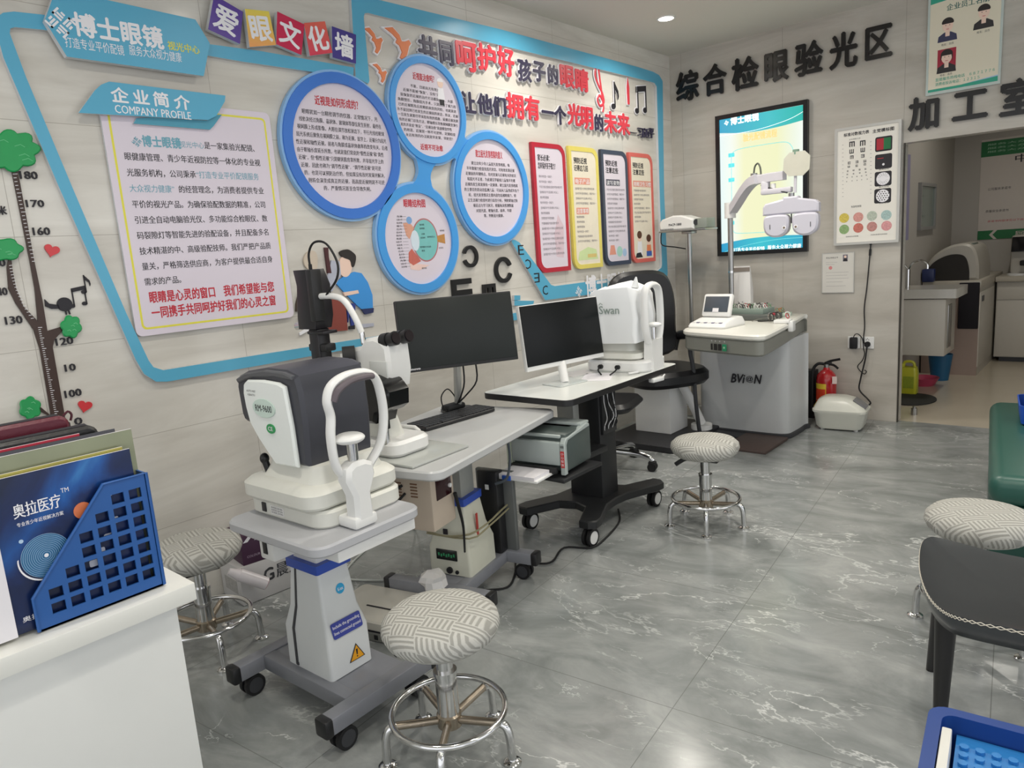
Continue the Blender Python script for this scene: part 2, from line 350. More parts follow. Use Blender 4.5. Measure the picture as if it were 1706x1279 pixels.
for k,s in enumerate(body): m.text(s,x0,L1[1]-b-dz*k-.006,ch*len(s),.032,INK,.0186,.012,em=True)
x,y=LP(342,254,.02); m.text('是一家集验光配镜、',x-a,L1[1]-b+dz-.006,ch*9,.032,INK,.0186,.012,em=True); part(m,'paragraph_lettering',t)
m=MB(); x,y=LP(228,236,.02); logo(m,x-a,y-b,.034,CYANP,.0186); x,y=LP(238,244,.02); m.text('博士眼镜',x-a,L1[1]-b+dz-.012,.155,.046,CYANP,.0186,.035); x,y=LP(300,247,.02); m.text('视光中心',x-a,L1[1]-b+dz-.006,.105,.028,CYANP,.0186)
m.text('“打造专业平价配镜服务',x0+10*ch,L1[1]-b-dz-.006,ch*11,.032,CYANP,.0186,.004,em=True); m.text('大众视力健康”',x0,L1[1]-b-dz*2-.006,ch*7,.032,CYANP,.0186,.004,em=True); part(m,'blue_lettering',t)
m=MB(); p=LP(250,506,.02); q=LP(456,488,.02); w=(q[0]-p[0])/15*1.0
m.text('眼睛是心灵的窗口　我们希望能与您',p[0]-a,p[1]-b,w*15.2,.05,RED,.0186,.03); m.text('一同携手共同呵护好我们的心灵之窗',p[0]-a,p[1]-b-.062,w*15.2,.05,RED,.0186,.03); part(m,'red_lettering',t)
# plaque
pts=L((123.5,191.6),(150,155),(161,145),(174,140),(366.8,162.6),(366,172),(352,196),(338,203)); a,b=LP(230,170)
t=thing('title_plaque','blue slanted title plaque with white lettering on top of the profile board','sign',WM(a,b))
m=MB(); m.prism(loc(pts,a,b),.03,.045,BLUEB,EDGE); part(m,'board',t)
m=MB(); m.prism(loc(L((222,199),(364,193),(350,212),(344,218),(217,208)),a,b),.019,.03,pm('teal board','4c9bb5',.35),EDGE); part(m,'ribbon_tail',t)
m=MB()
for s,(px,py) in zip('企业简介',((187,176),(223,179),(257,182.5),(292,187))):
    x,y=LP(px,py,.045); m.text(s,x-a,y-b+.012,.066,.058,WPRINT,.0457,.03,res=3)
ltext(m,'COMPANY PROFILE',(192.5,188),(319,199.5),.03,WPRINT,.045,a,b,.012); part(m,'white_lettering',t)
# five coloured character tiles
def grad(name,c0,c1,rough=.35):
    mt=bpy.data.materials.new(name); mt.use_nodes=True; nt=mt.node_tree; tc=nt.nodes.new('ShaderNodeTexCoord'); s=nt.nodes.new('ShaderNodeSeparateXYZ'); nt.links.new(tc.outputs['Generated'],s.inputs[0])
    c=ramp(nt,s.outputs[1],[(0,c0),(1,c1)]); nt.links.new(c,nt.nodes['Principled BSDF'].inputs['Base Color']); nt.nodes['Principled BSDF'].inputs['Roughness'].default_value=rough; return mt
TL=[('爱','purple tilted square tile with the white character for love',((347,-3),(395,25),(390,78),(337,54)),pm('purple board','5a3f9a',.35)),
('眼','yellow and orange square tile with the white character for eye',((398,20),(438,24),(450,79.4),(406,83)),grad('yellow orange board','f0a262','ecd95a')),
('文','crimson tilted square tile with a white character between the yellow and coral tiles',((451.7,24),(497,45.4),(492,96),(450,78)),pm('crimson board','cc2350',.35)),
('化','coral red square tile with a white character beside the crimson tile',((496,43),(531,40),(543.7,92),(506,97)),grad('coral board','dc3f5c','e46a56')),
('墙','dark indigo square tile with the white character for wall',((542.4,48),(582.8,62),(582.8,110),(543.7,99.6)),pm('indigo board','453a8c',.35))]
for s,lb,q,mt in TL:
    P=L(*q); a=sum(p[0] for p in P)/4; b=sum(p[1] for p in P)/4; P=loc(P,a,b)
    t=thing('character_tile',lb,'sign tile',WM(a,b),'coloured title tiles'); m=MB(); m.prism(P,.026,.05,mt,EDGE); part(m,'board',t)
    ang=math.degrees(math.atan2(P[1][1]-P[0][1],P[1][0]-P[0][0])); T=Matrix.Translation((0,0,.0507))@Matrix.Rotation(math.radians(ang),4,'Z')
    m=MB(); m.text(s,-.056,-.056,.112,.112,WPRINT,0,.028,M=T,res=3); part(m,'character_lettering',t)
# slogan characters
DK=pm('navy acrylic','3a3650',.35); RD=pm('red acrylic','d8404e',.35)
def ctr(z0,x0,y0,x1,y1): s=3.967; return ((z0[0]+(x0+x1)/2/s,z0[1]+(y0+y1)/2/s),(y1-y0)/s)
Z2,Z3=(400,0),(800,0)
ROW=[('共',Z2,1180,235,1300,415,0,'join'),('同',Z2,1315,265,1410,430,0,'together'),('呵',Z2,1425,262,1560,470,1,'cherish'),('护',Z2,1570,292,1690,470,1,'protect'),('好',Z3,118,310,222,505,1,'good'),('孩',Z3,250,390,335,540,0,'child'),('子',Z3,350,400,430,540,0,'son'),('的',Z3,445,430,515,560,0,'possessive, first row'),('眼',Z3,525,425,620,580,1,'eye'),('睛',Z3,625,455,715,605,1,'eyeball'),
('让',Z2,1460,605,1555,750,0,'let'),('他',Z2,1570,620,1665,755,0,'he'),('们',Z3,85,640,170,770,0,'plural'),('拥',Z3,175,615,287,785,1,'hold'),('有',Z3,298,635,392,795,1,'have'),('一',Z3,408,680,484,805,0,'one'),('个',Z3,490,700,565,825,0,'measure word'),('光',Z3,578,685,665,830,1,'light'),('明',Z3,665,700,745,855,1,'bright'),('的',Z3,755,755,812,870,0,'possessive, second row'),('未',Z3,820,735,902,880,1,'not yet'),('来',Z3,905,750,990,893,1,'come')]
for s,z,x0,y0,x1,y1,rd,mean in ROW:
    (cx,cy),h=ctr(z,x0,y0,x1,y1); (a,b)=LP(cx,cy,.02); hh=abs(LP(cx,cy-h/2)[1]-LP(cx,cy+h/2)[1])*1.02; ww=LP(z[0]+x1/3.967,cy)[0]-LP(z[0]+x0/3.967,cy)[0]; ww=min(max(ww*1.05,hh*.8),hh*1.1)
    t=thing('slogan_character',('red' if rd else 'dark navy')+' cut slogan character meaning '+mean,'wall character',WM(a,b),'cut characters of the wall slogan')
    m=MB(); m.text(s,-ww/2,-hh/2,ww,hh,WPRINT,.004,.062,.014); part(m,'white_outline',t)
    m=MB(); m.text(s,-ww/2,-hh/2,ww,hh,RD if rd else DK,.0185,.03,.006,res=3); part(m,'character_face',t)
for s,x0,y0,x1,y1,mean in (('—',985,848,1035,893,'dash'),('习',1038,838,1084,912,'first name character'),('近',1082,845,1124,915,'second name character'),('平',1116,840,1150,915,'third name character')):
    (cx,cy),h=ctr(Z3,x0,y0,x1,y1); a,b=LP(cx,cy,.01); hh=abs(LP(cx,cy-h/2)[1]-LP(cx,cy+h/2)[1]); ww=LP(Z3[0]+x1/3.967,cy)[0]-LP(Z3[0]+x0/3.967,cy)[0]
    m=MB(); m.text(s,-ww/2,-hh/2,ww,hh,DK,.003,.012,.012,em=True); solo(m,'signature_character','small dark cut character in the slogan signature, the '+mean,'wall character',WM(a,b),'cut characters of the slogan signature')
# birds and notes
ORG=pm('orange acrylic','ec8a5c',.35)
BIRD=[(-.5,.42),(-.2,.5),(.05,.3),(.12,.1),(.25,.12),(.42,.2),(.5,.1),(.4,-.02),(.3,-.3),(.12,-.5),(.0,-.45),(.1,-.25),(.02,-.05),(-.12,.02),(-.05,.15),(-.25,.3)]
for (x0,y0,x1,y1),lb in (((830,190,945,348),'orange flying bird cutout with white rim beside the ribbon'),((970,190,1132,388),'largest orange flying bird cutout beside the slogan start'),((885,425,972,542),'smallest orange flying bird cutout below the other two')):
    (cx,cy),h=ctr(Z2,x0,y0,x1,y1); a,b=LP(cx,cy,.02); hh=abs(LP(cx,cy-h/2)[1]-LP(cx,cy+h/2)[1]); ww=LP(Z2[0]+x1/3.967,cy)[0]-LP(Z2[0]+x0/3.967,cy)[0]
    p=[(x*ww,y*hh) for x,y in BIRD]; t=thing('bird_cutout',lb,'wall decoration',WM(a,b),'orange bird cutouts'); m=MB(); m.prism(insetp(p,-.008),.003,.014,WPRINT); part(m,'white_rim',t); m=MB(); m.prism(p,.0141,.02,ORG); part(m,'bird_face',t)
def wcut(name,lb,px,py,fn,mat,group=None,rim=True):
    a,b=LP(px,py,.01); t=thing(name,lb,'wall decoration',WM(a,b),group); m=MB(); fn(m,WPRINT,.003,.010,.007) if rim else None
    if rim: part(m,'white_rim',t)
    m=MB(); fn(m,mat,.0102,.015,0); part(m,'note_face',t)
def n8(m,mt,z0,z1,g): m.prism(circ(.026+g,16,-.022,-.075,ry=.02+g),z0,z1,mt); m.prism([(-.004-g,-.08),(.006+g,-.08),(.006+g,.1+g),(-.004-g,.1+g)],z0,z1,mt); m.prism([(.0,.1+g),(.0,.06-g),(.04,.02),(.045+g,-.02),(.055+g,.0),(.05+g,.04)],z0,z1,mt)
def n16(m,mt,z0,z1,g):
    m.prism(circ(.026+g,16,-.07,-.085,ry=.02+g),z0,z1,mt); m.prism(circ(.026+g,16,.05,-.07,ry=.02+g),z0,z1,mt)
    for x in (-.05,.07): m.prism([(x-.006-g,-.08),(x+.005+g,-.08),(x+.005+g,.095+g),(x-.006-g,.085+g)],z0,z1,mt)
    m.prism([(-.056-g,.095+g),(-.056-g,.055-g),(.075+g,.075-g),(.075+g,.115+g)],z0,z1,mt)
def clef(m,mt,z0,z1,g):
    P=spline([(-.03,.15,0),(-.045,.08,0),(-.01,.02,0),(.035,-.03,0),(.05,-.09,0),(.0,-.12,0),(-.03,-.08,0),(.0,-.05,0),(.03,-.075,0)],5); w=.004+g*.4; q=[]
    m.tube([(x,y,(z0+z1)/2) for x,y,z in P],w,mt,n=8,ry=2.6); m.tube([(-.03,.15,(z0+z1)/2),(.0,.13,(z0+z1)/2),(.045,-.13,(z0+z1)/2),(.03,-.16,(z0+z1)/2)],w,mt,ry=2.6)
def pen(m,mt,z0,z1,g): m.prism([(-.012-g,-.09-g),(.012+g,-.09-g),(.016+g,.03),(.0,.1+g),(-.016-g,.03)],z0,z1,mt)
wcut('note_cutout','red treble clef cutout with white rim at the end of the slogan',998,147,clef,RD,'music note cutouts'); wcut('note_cutout','black single music note cutout between the red clef and the red pencil',1023.5,160,n8,INK,'music note cutouts'); wcut('note_cutout','small red pencil shaped cutout between two black notes',1046,153,pen,RD,'music note cutouts'); wcut('note_cutout','black beamed music note cutout in the corner of the ribbon frame',1068,167,n16,INK,'music note cutouts')
# linked bubble board
BB=pm('royal blue board','3f79d2',.35,var=.15,scale=2); BB2=pm('bright blue board','4b9fe6',.35,var=.1,scale=2); LR=pm('pale blue rim','8fbce8',.35)
C=[(2.28,1.975,.345,.295),(2.868,2.2,.278,.243),(3.345,1.797,.328,.285),(2.713,1.519,.292,.245)]
a,b=C[0][:2]; t=thing('bubble_board','blue board of four linked bubbles with eye health paragraphs','poster',WM(a,b))
for i,(y,z,R,r_) in enumerate(C):
    m=MB(); P=circ(R,56,y-a,z-b); I=circ(r_,56,y-a,z-b); m.frame(P,I,.012,.038,BB if i in (0,) else BB2)
    m.frame(circ(R+.012,56,y-a,z-b),circ(R-.002,56,y-a,z-b),.004,.03,LR); part(m,'bubble_rim',t)
    m=MB(); m.prism(circ(r_+.004,56,y-a,z-b),.012,.026,PINKW); fc=part(m,'bubble_face',t)
def neck(i,j,w0,w1,off=0):
    p,q=Vector(C[i][:2]),Vector(C[j][:2]); d=(q-p).normalized(); n=Vector((-d.y,d.x)); A=p+d*C[i][2]*.93; B=q-d*C[j][2]*.93; Mi=(A+B)/2; c=Vector((a,b)); pts=[A+n*w0,Mi+n*w1,B+n*w0,B-n*w0,Mi-n*w1,A-n*w0]
    L_=[A+n*w0]+[A*(1-t_)+B*t_+n*(w1+(w0-w1)*(2*t_-1)**2) for t_ in (.2,.4,.5,.6,.8)]+[B+n*w0,B-n*w0]+[A*(1-t_)+B*t_-n*(w1+(w0-w1)*(2*t_-1)**2) for t_ in (.8,.6,.5,.4,.2)]+[A-n*w0]
    m=MB(); m.prism([tuple(x-c) for x in L_],.006,.032,BB2,LR); part(m,'link',t)
neck(0,3,.10,.07); neck(1,3,.085,.045); neck(1,2,.11,.075)
TX=[('近视是如何形成的？',['眼睛犹如一台精密调节的仪器，正常情况下，光','线依次经过角膜、晶状体、玻璃体等部位发生折射，最终在','视网膜上形成影像。人眼在调节放松状态下，平行光线经眼球','屈光系统后聚焦在视网膜之前，称为近视。医学上，近视分为屈光','性近视和轴性近视。前者与角膜或晶状体曲率的改变有关，后者','由于眼轴长度延长所致，也就是我们常说的“假性近视”和“真性','近视”。但“假性近视”只是睫状肌痉挛所致，并非屈光学上的','近视，因此也称为“调节性近视”，“调节性近视”是可逆','的，也是可以预防治疗的，但如果没有及时发现并解决，','则将会演变成真正的近视，而高度近视则是不可逆','的，严重情况甚至会导致失明。'],.012,.2),
('近视能治愈吗？',['不能，目前尚无有效方法','近视不能被“恢复”，没有“治愈”','能恢复的近视的治疗方法都是骗局，大部','角膜塑形，角膜屈光手术，只是改善了视力而','已的近视眼及后发眼底病变的风险，也就是说','永不能回到已经发生的近视前的状态，所以，近视','一旦发生就要尽早采取有效的措施，延缓近视发展','有的近视门诊及方法，眼轴增长导致视网膜变薄引','发的并发症“致盲”，“近视治愈”是虚假宣传性','的用语，近视是一种不可逆转，定期检查','永远有效的办法就是早发现，早防控！'],.009,.165),
('建立屈光发育档案的意义',['建立幼年少年儿童屈光发育档案，每','半年做视力检查及屈光状态、可有效发现近视','近视前的早期特点，及时发现与近视有关的状况','和屈光不正者，为此建议学龄前儿童每半年建','近视的发生和发展有一定规律，建立屈光发育档案','的主要目的是动态监测儿童，可以从儿童到成年各个','段，屈光发育情况主要内容包括裸眼视力、矫','正生活视力检查时进行综合分析，预防眼轴过快','视近点与学习状况，根据每次检测数据','对屈光度、眼轴长度、曲率、年龄','等，判断屈光健康。'],.0105,.19),('眼睛结构图',[],.01,.16)]
for i,(h,ls,hs,w) in enumerate(TX):
    y,z,R,r_=C[i]; y-=a; z-=b; m=MB(); hh=.046 if i!=1 else .04; hy=r_*.62 if i<3 else r_*.68; hw={0:.27,1:.17,2:.24,3:.16}[i]; m.text(h,y-hw/2-.01,z+hy,hw,hh,RED,.0266,.03)
    if i==1: m.text('近视不可治愈',y-.085,z-r_*.86,.17,.034,RED,.0266,.03)
    part(m,'heading_lettering',t)
    if i==1:
        m=MB(); cx,cz=y+.105,z+.155; m.face(circ(.022,18,cx,cz,ry=.024),.0266,pm('face print','f2d3c2',.55,var=0)); m.face(circ(.024,18,cx,cz+.008,0,180,.02),.0268,WPRINT); m.face([(cx-.02,cz-.024),(cx+.02,cz-.024),(cx+.028,cz-.085),(cx-.028,cz-.085)],.0267,WPRINT); m.face([(cx-.018,cz-.085),(cx+.02,cz-.085),(cx+.02,cz-.115),(cx-.014,cz-.115)],.02675,INK); part(m,'figure_print',t)
    if ls:
        m=MB(); top=hy-.032; dz=(top+r_*.66)/len(ls) if i!=0 else (top+r_*.78)/len(ls)
        for k,s in enumerate(ls):
            zz=top-dz*k; hwid=math.sqrt(max(r_*r_-max(abs(zz),abs(zz+.02))**2,.001))*.93
            n=len(s); wc=min(2*hwid/n,.0215); m.text(s,y-wc*n/2,z+zz-dz*.4,wc*n,min(dz*.72,.024),INK,.0266,.014,em=True,res=1)
        part(m,'paragraph_lettering',t)
# eye diagram in the fourth bubble
y,z,R,r_=C[3]; y-=a; z-=b; SK=pm('flesh print','dba28a',.55,var=.1); TQ=pm('turquoise print','7cc2c0',.5,var=.06); 
m=MB(); ec=(y+.045,z-.008); m.face(circ(.098,40,ec[0],ec[1],ry=.118),.0265,pm('sclera print','b9767a',.5)); m.face(circ(.09,40,ec[0],ec[1],ry=.11),.0268,TQ); m.face(circ(.03,24,ec[0]-.075,ec[1]+.0,ry=.055),.0271,pm('lens print','d6e4ee',.5)); m.face(circ(.02,16,y-.06,z+.1),.0268,pm('iris print','7fa8d8',.5))
m.face([(ec[0]+.09,ec[1]+.02),(ec[0]+.15,ec[1]+.03),(ec[0]+.15,ec[1]-.025),(ec[0]+.09,ec[1]-.012)],.0268,pm('nerve print','c08a4c',.55,var=.2,scale=90)); m.face([(y-.105,z+.085),(y-.06,z+.09),(y-.03,z+.06),(y-.07,z+.0),(y-.09,z+.02)],.0266,SK); m.face([(y-.085,z-.07),(y-.06,z-.05),(y-.0,z-.12),(y-.06,z-.14),(y-.09,z-.12)],.0266,pm('muscle print','c86a5e',.55,var=.15)); m.face([(y-.09,z-.1),(y-.05,z-.13),(y+.06,z-.145),(y-.02,z-.17),(y-.08,z-.16)],.02655,pm('pale flesh print','ecccc4',.55))
part(m,'eye_diagram_print',t)
m=MB()
for k in range(17): zz=z+.115-k*.0165; m.text(['角膜','虹膜大环','前房角','瞳孔','后房','晶状体','睫状体'][k%7],y-.165+.02*abs(k-8)/8,zz,.04,.011,INK,.0266,0,res=1); m.face([(y-.118,zz+.005),(y-.08,zz+.005),(y-.08,zz+.006),(y-.118,zz+.006)],.0266,INK)
for k,(s,dx,dz) in enumerate((('视网膜',.01,.07),('脉络膜',.01,.05),('巩膜',.02,.02),('玻璃体',.01,.0),('视神经乳头',.06,.003),('视网膜中央动脉',.0,-.05),('黄斑',.01,-.07),('视神经',.16,.035),('中央凹',.14,-.06),('眼外肌',.0,-.165))): m.text(s,y+dx,z+dz,.012*len(s),.011,INK,.0274,0,res=1)
part(m,'caption_lettering',t)
# pale mascot-free doctor print left out; striped banners
BN=[(3.749,'red','b9283c','家长必读：|怎样保护孩子视力？',None,0),(4.147,'yellow','e3d36a','预防近视|记得这几招','电子产品',1),(4.541,'navy','3a4156','预防近视|注意这些','读写姿势',2),(4.918,'coral','d9685f','预防近视|注意这些','用眼卫生习惯',3)]
CR=pm('cream board','ebe2cf',.4)
for y0,cn,hx,hd,sub,k in BN:
    w,h=.355,.835; a,b=y0,1.262; t=thing('advice_banner','tall narrow advice banner with '+cn+' border and lists of small print','poster',WM(a,b),'striped advice banners')
    def bp(g):
        r_=.075-g*.6; x0,x1,q0,q1=g,w-g,g,h-g
        return [(x0,q1)]+[(x1-r_+r_*math.cos(math.radians(90-d)),q1-r_+r_*math.sin(math.radians(90-d))) for d in range(0,91,15)]+[(x1,q0)]+[(x0+r_-r_*math.sin(math.radians(d)),q0+r_-r_*math.cos(math.radians(d))) for d in range(0,91,15)]
    bm_=pm(cn+' board',hx,.35); m=MB(); m.frame(bp(0),bp(.03),.004,.024,bm_); part(m,'border',t)
    m=MB(); m.prism(bp(.028),.004,.021,CR if k in (1,3) else PINKW); part(m,'face',t)
    m=MB(); s1,s2=hd.split('|'); m.text(s1,.055,h-.115,.16 if k else .15,.044,INK,.0216,.03); m.text(s2,.055,h-.165,.2 if k<1 else .17,.044,INK,.0216,.03); part(m,'heading_lettering',t)
    m=MB(); random.seed(k); z=h-.22
    if sub:
        col=(bm_,pm('salmon print','e29a86',.5),DK,pm('salmon print','e29a86',.5))[k]; ww=.022*len(sub)*2; m.prism(rrect(ww*1.05,.045,.004,2,.06+ww/2,z-.01),.0212,.0217,col); m.text(sub,.06,z-.03,ww,.036,WPRINT,.0221,.02); z-=.07
    POOL=['不在光线过强或过弱的环境中看书写字','读书写字时姿势要端正，眼离书本一尺','连续看书四十分钟左右要休息远眺','不要躺着看书或走路时看书','坚持每天户外活动两小时以上','合理饮食不挑食偏食','每半年检查一次视力','做好眼保健操']
    while z>.09:
        s=random.choice(POOL); n=min(len(s),16); m.text(s[:n],.058,z,.0155*n,.018,pm('grey print','7b7680',.6,var=0),.0216,0,res=1); z-=.0335
        if k==1 and .40<z<.44: m.prism(rrect(.15,.045,.004,2,.135,z-.01),.0212,.0217,pm('salmon print','e29a86',.5)); m.text('注意事项',.065,z-.028,.14,.036,WPRINT,.0221,.02); z-=.06
        if k==3 and z<.30: break
        if k in (1,2) and z<.16: break
    part(m,'list_lettering',t)
    m=MB()
    if k==1: m.face([(.05,.06),(.3,.06),(.28,.13),(.18,.15),(.07,.12)],.02125,pm('green wash print','cfe0a8',.55)); m.face([(.17,.075),(.28,.075),(.28,.1),(.17,.1)],.0214,pm('tan print','d9c27a',.55))
    if k==2: m.face([(.06,.08),(.15,.08),(.13,.15),(.08,.15)],.02125,pm('salmon print','e29a86',.5)); m.face(circ(.04,16,.2,.1),.0213,pm('mint print','a9d3c8',.55)); m.face(circ(.03,16,.27,.09),.0213,pm('pale blue print','a8c4e4',.55))
    if k==3:
        FL=pm('face print','f2d3c2',.55,var=0); BR=pm('brown print','5a3826',.55,var=0)
        for cx,hz,top in ((.12,.2,WPRINT),(.26,.17,ORG)): m.face(circ(.032,18,cx,hz,ry=.038),.0214,FL); m.face(circ(.036,18,cx,hz+.016,ry=.03),.0216,BR); m.face([(cx-.04,.055),(cx+.04,.055),(cx+.03,hz-.035),(cx-.03,hz-.035)],.0213,top)
        m.face([(.22,.045),(.30,.045),(.30,.085),(.22,.085)],.0218,pm('blue print','3b62b8',.55)); m.face([(.05,.04),(.16,.04),(.13,.08),(.07,.075)],.0218,INK)
    if k==0: m.face([(.2,.1),(.28,.09),(.3,.3),(.24,.38),(.19,.25)],.0213,pm('rosy wash print','d8c2cc',.55))
    if m.v: part(m,'picture_print',t)
# raised black eye test letters
def cring(lb,y,z,R,w,gap):
    m=MB(); n=40; g=22; O=circ(R,n,0,0,gap+g,gap+360-g); I=circ(R-w,n,0,0,gap+g,gap+360-g); m.prism(O+I[::-1],.004,.02,BLACK); solo(m,'test_letter',lb,'wall letter',WM(y,z),'raised black eye test letters',ang=30)
cring('smaller black raised ring letter with its gap facing the poster board',3.118,1.405,.064,.02,180); cring('larger black raised ring letter with its gap facing the banners',3.405,1.308,.08,.025,0)
m=MB(); s=.16; q=s/5
m.prism([(0,0),(s,0),(s,q),(q,q),(q,2*q),(s,2*q),(s,3*q),(q,3*q),(q,4*q),(s,4*q),(s,s),(0,s)],.004,.02,BLACK); solo(m,'test_letter','black raised three bar letter sticking up behind the large black monitor','wall letter',WM(2.945,1.12),'raised black eye test letters',ang=30)
m=MB(); s=.11; q=s/5; m.prism([(0,0),(q,0),(q,4*q),(2*q,4*q),(2*q,0),(3*q,0),(3*q,4*q),(4*q,4*q),(4*q,0),(s,0),(s,s),(0,s)],.004,.02,BLACK); solo(m,'test_letter','small black raised letter with legs down behind the large monitor','wall letter',WM(3.205,1.122),'raised black eye test letters',ang=30)
# consultation cutout
a,b=LP(560,555); t=thing('consultation_cutout','flat illustration cutout of a consultation between two seated people at an instrument','wall decoration',WM(a,b))
ZL=(480,400,6.558)
def I(*ps): return loc([LP(ZL[0]+x/ZL[2],ZL[1]+y/ZL[2],.01) for x,y in ps],a,b)
def fp(name,items):
    m=MB()
    for (pp,mt,z) in items: m.prism([tuple(p[:2]) for p in spline([(*p,0) for p in I(*pp)],3,True)] if mt[1] else I(*pp),.003,z,mt[0])
    part(m,name,t)
FLE=pm('face print','f2d3c2',.55,var=0); HAIR=pm('black hair print','2a2422',.6); 
fp('blue_shirt_figure',[(((510,470),(600,400),(720,345),(800,360),(870,460),(920,600),(925,740),(800,752),(740,700),(640,600),(530,480)),(pm('azure print','3f97e2',.45,var=.1,scale=4),0),.012),(((580,190),(690,190),(690,330),(640,400),(580,380),(560,290)),(FLE,1),.0125),(((560,130),(640,100),(700,130),(738,180),(720,280),(690,290),(670,220),(600,190)),(HAIR,1),.014),(((640,690),(735,690),(720,930),(690,940),(670,780),(655,900)),(pm('navy trouser print','2e3f8c',.5),0),.0122),(((668,940),(728,925),(728,972),(668,972)),(INK,0),.0123),(((600,570),(760,545),(770,580),(620,610)),(FLE,0),.0135)])
fp('dark_coat_figure',[(((245,450),(180,460),(115,580),(85,700),(85,780),(255,775)),(pm('brown coat print','463a32',.5),0),.012),(((170,210),(210,130),(290,120),(320,200),(310,320),(250,330),(190,290)),(pm('pale cap print','cdbfae',.5),1),.0122),(((115,840),(250,815),(250,890),(130,895)),(pm('navy stool print','2c3360',.5),0),.0123),(((255,470),(380,330),(400,480),(330,560)),(FLE,0),.0121)])
fp('instrument_and_table',[(((440,640),(620,650),(650,985),(445,1000)),(pm('red brown print','8a4238',.5,var=.15,scale=6),0),.0126),(((430,400),(470,220),(560,230),(575,380),(520,480),(480,560),(430,480)),(pm('pale grey print','b6b9c8',.5,var=.15,scale=30),0),.0128),(((395,80),(435,80),(440,180),(470,360),(430,360)),(pm('dark maroon print','4a2226',.5),0),.014)])
fp('stool_print',[(((800,755),(935,740),(930,790),(840,810)),(pm('navy stool print','2c3360',.5),0),.0127),(((770,920),(940,905),(945,940),(800,960)),(pm('pale grey print','b6b9c8',.5),0),.006),(((185,895),(235,895),(240,980),(130,1040),(125,1010),(190,970)),(WPRINT,0),.0122)])
# growth chart
BRN=pm('brown acrylic','3c2820',.4,var=.08); GRN=pm('green acrylic','169a52',.3,var=.12,scale=14); 
a,b=LP(85,640); t=thing('growth_chart','brown and green tree height chart with centimetre numbers stuck on the wall','height chart',WM(a,b))
m=MB(); m.prism(loc(L((17,278),(27.5,278),(56,434),(69.7,500),(75.7,537),(78,551),(103,543.6),(104,549.6),(89.4,566),(86.8,578),(107.5,696),(118,760),(96,760),(87.7,697),(62,682),(66,677),(84,692),(65.3,581.5),(55,549),(25,505),(13,480),(10.5,445),(13,433),(18,432),(20,450),(25.8,480),(38,510),(62,535),(56.7,480),(48.6,435)),a,b),.001,.008,BRN); part(m,'trunk',t)
m=MB()
for k in range(24):
    f=k/23; px=20+f*32; py=290+f*145; m.face(loc(L((px,py),(px+(5 if k%5 else 8),py-.3),(px+(5 if k%5 else 8),py+.6),(px,py+.9)),a,b),.0086,WPRINT)
for k in range(44):
    f=k/43; px=60+f*29; py=545+f*150; m.face(loc(L((px+2,py),(px+(6 if k%5 else 9),py-.3),(px+(6 if k%5 else 9),py+.6),(px+2,py+.9)),a,b),.0086,WPRINT)
for k in range(18):
    f=k/17; px=13+f*12+f*f*24; py=442+f*88; m.face(loc(L((px+1,py),(px+6,py-.6),(px+6,py+.2),(px+1,py+.9)),a,b),.0086,WPRINT)
part(m,'scale_marking',t)
def cloud(cx,cy,rx,ry,n,seed):
    random.seed(seed); P=[]
    for i in range(n*6):
        A=2*math.pi*i/(n*6); k=.8+.2*abs(math.sin(A*n/2+seed)); P.append((cx+rx*k*math.cos(A),cy+ry*k*math.sin(A)))
    m=MB(); m.prism(loc(L(*P),a,b),.009,.02,GRN,ch=.004)
    for k in range(4): x,y=cx+rx*random.uniform(-.5,.4),cy+ry*random.uniform(-.5,.5); p=loc(L((x,y),(x+rx*.2,y-ry*.08),(x+rx*.35,y+ry*.04)),a,b); m.tube([(*q,.02) for q in p],.0014,pm('pale green line','6cc78e',.4),n=5)
    part(m,'foliage',t)
cloud(16,252,50,36,8,2); cloud(4,416,34,20,6,5); cloud(116,544,18.5,20,6,1); cloud(48,679,19.5,20,6,3)
for s,x0,y0,x1,y1 in (('180',31,285,60,299),('170',41.5,333,71,346),('160',53,379,81,393),('150',-22,432,7,446),('140',-13,480,15.5,494),('130',7,527.5,35.5,542),('120',91,563.5,120,577),('10',106,607,124,620),('100',106,650.5,134,664),('0',122,696,135,709),('厘米',-22,343,9,359)):
    x0+=2.5; x1+=2.5
    if s=='140': x1=13
    p=LP(x0,y1-1); q=LP(x1,y0+.0); w=LP(x1,(y0+y1)/2)[0]-LP(x0,(y0+y1)/2)[0]; h=abs(LP(x0,y0+.5)[1]-LP(x0,y1-.5)[1])
    m=MB(); m.text(s,p[0]-a,p[1]-b,w,h,INK,.001,.02,.006,em=False); part(m,'number',t)
def heart(px,py,lb,s):
    P=[(16*math.sin(q)**3,13*math.cos(q)-5*math.cos(2*q)-2*math.cos(3*q)-math.cos(4*q)) for q in [2*math.pi*i/30 for i in range(30)]]
    a,b=LP(px,py); T=math.radians(-20); P=[((x*math.cos(T)-y*math.sin(T))*s/32,(x*math.sin(T)+y*math.cos(T))*s/32) for x,y in P]
    m=MB(); m.prism(P,.001,.008,pm('red heart acrylic','d23a40',.3)); solo(m,'heart_decal',lb,'wall decoration',WM(a,b),'red heart decals')
heart(85.5,417,'small red heart decal under the number 160 of the height chart',.05); heart(140.5,676,'small red heart decal under the number 100 of the height chart',.05)
a,b=LP(107,507); m=MB(); m.prism(circ(.026,20,.0,0),.001,.007,INK); m.prism([(-.02,.0),(-.05,.008),(-.062,.025),(-.064,.0),(-.045,-.012),(-.02,-.014)],.001,.007,INK); m.tube([(0,-.024,.004),(.0,-.038,.004)],.003,INK); m.tube([(.01,-.024,.004),(.012,-.038,.004)],.003,INK); solo(m,'bird_decal','little round black bird decal beside the height chart','wall decoration',WM(a,b))
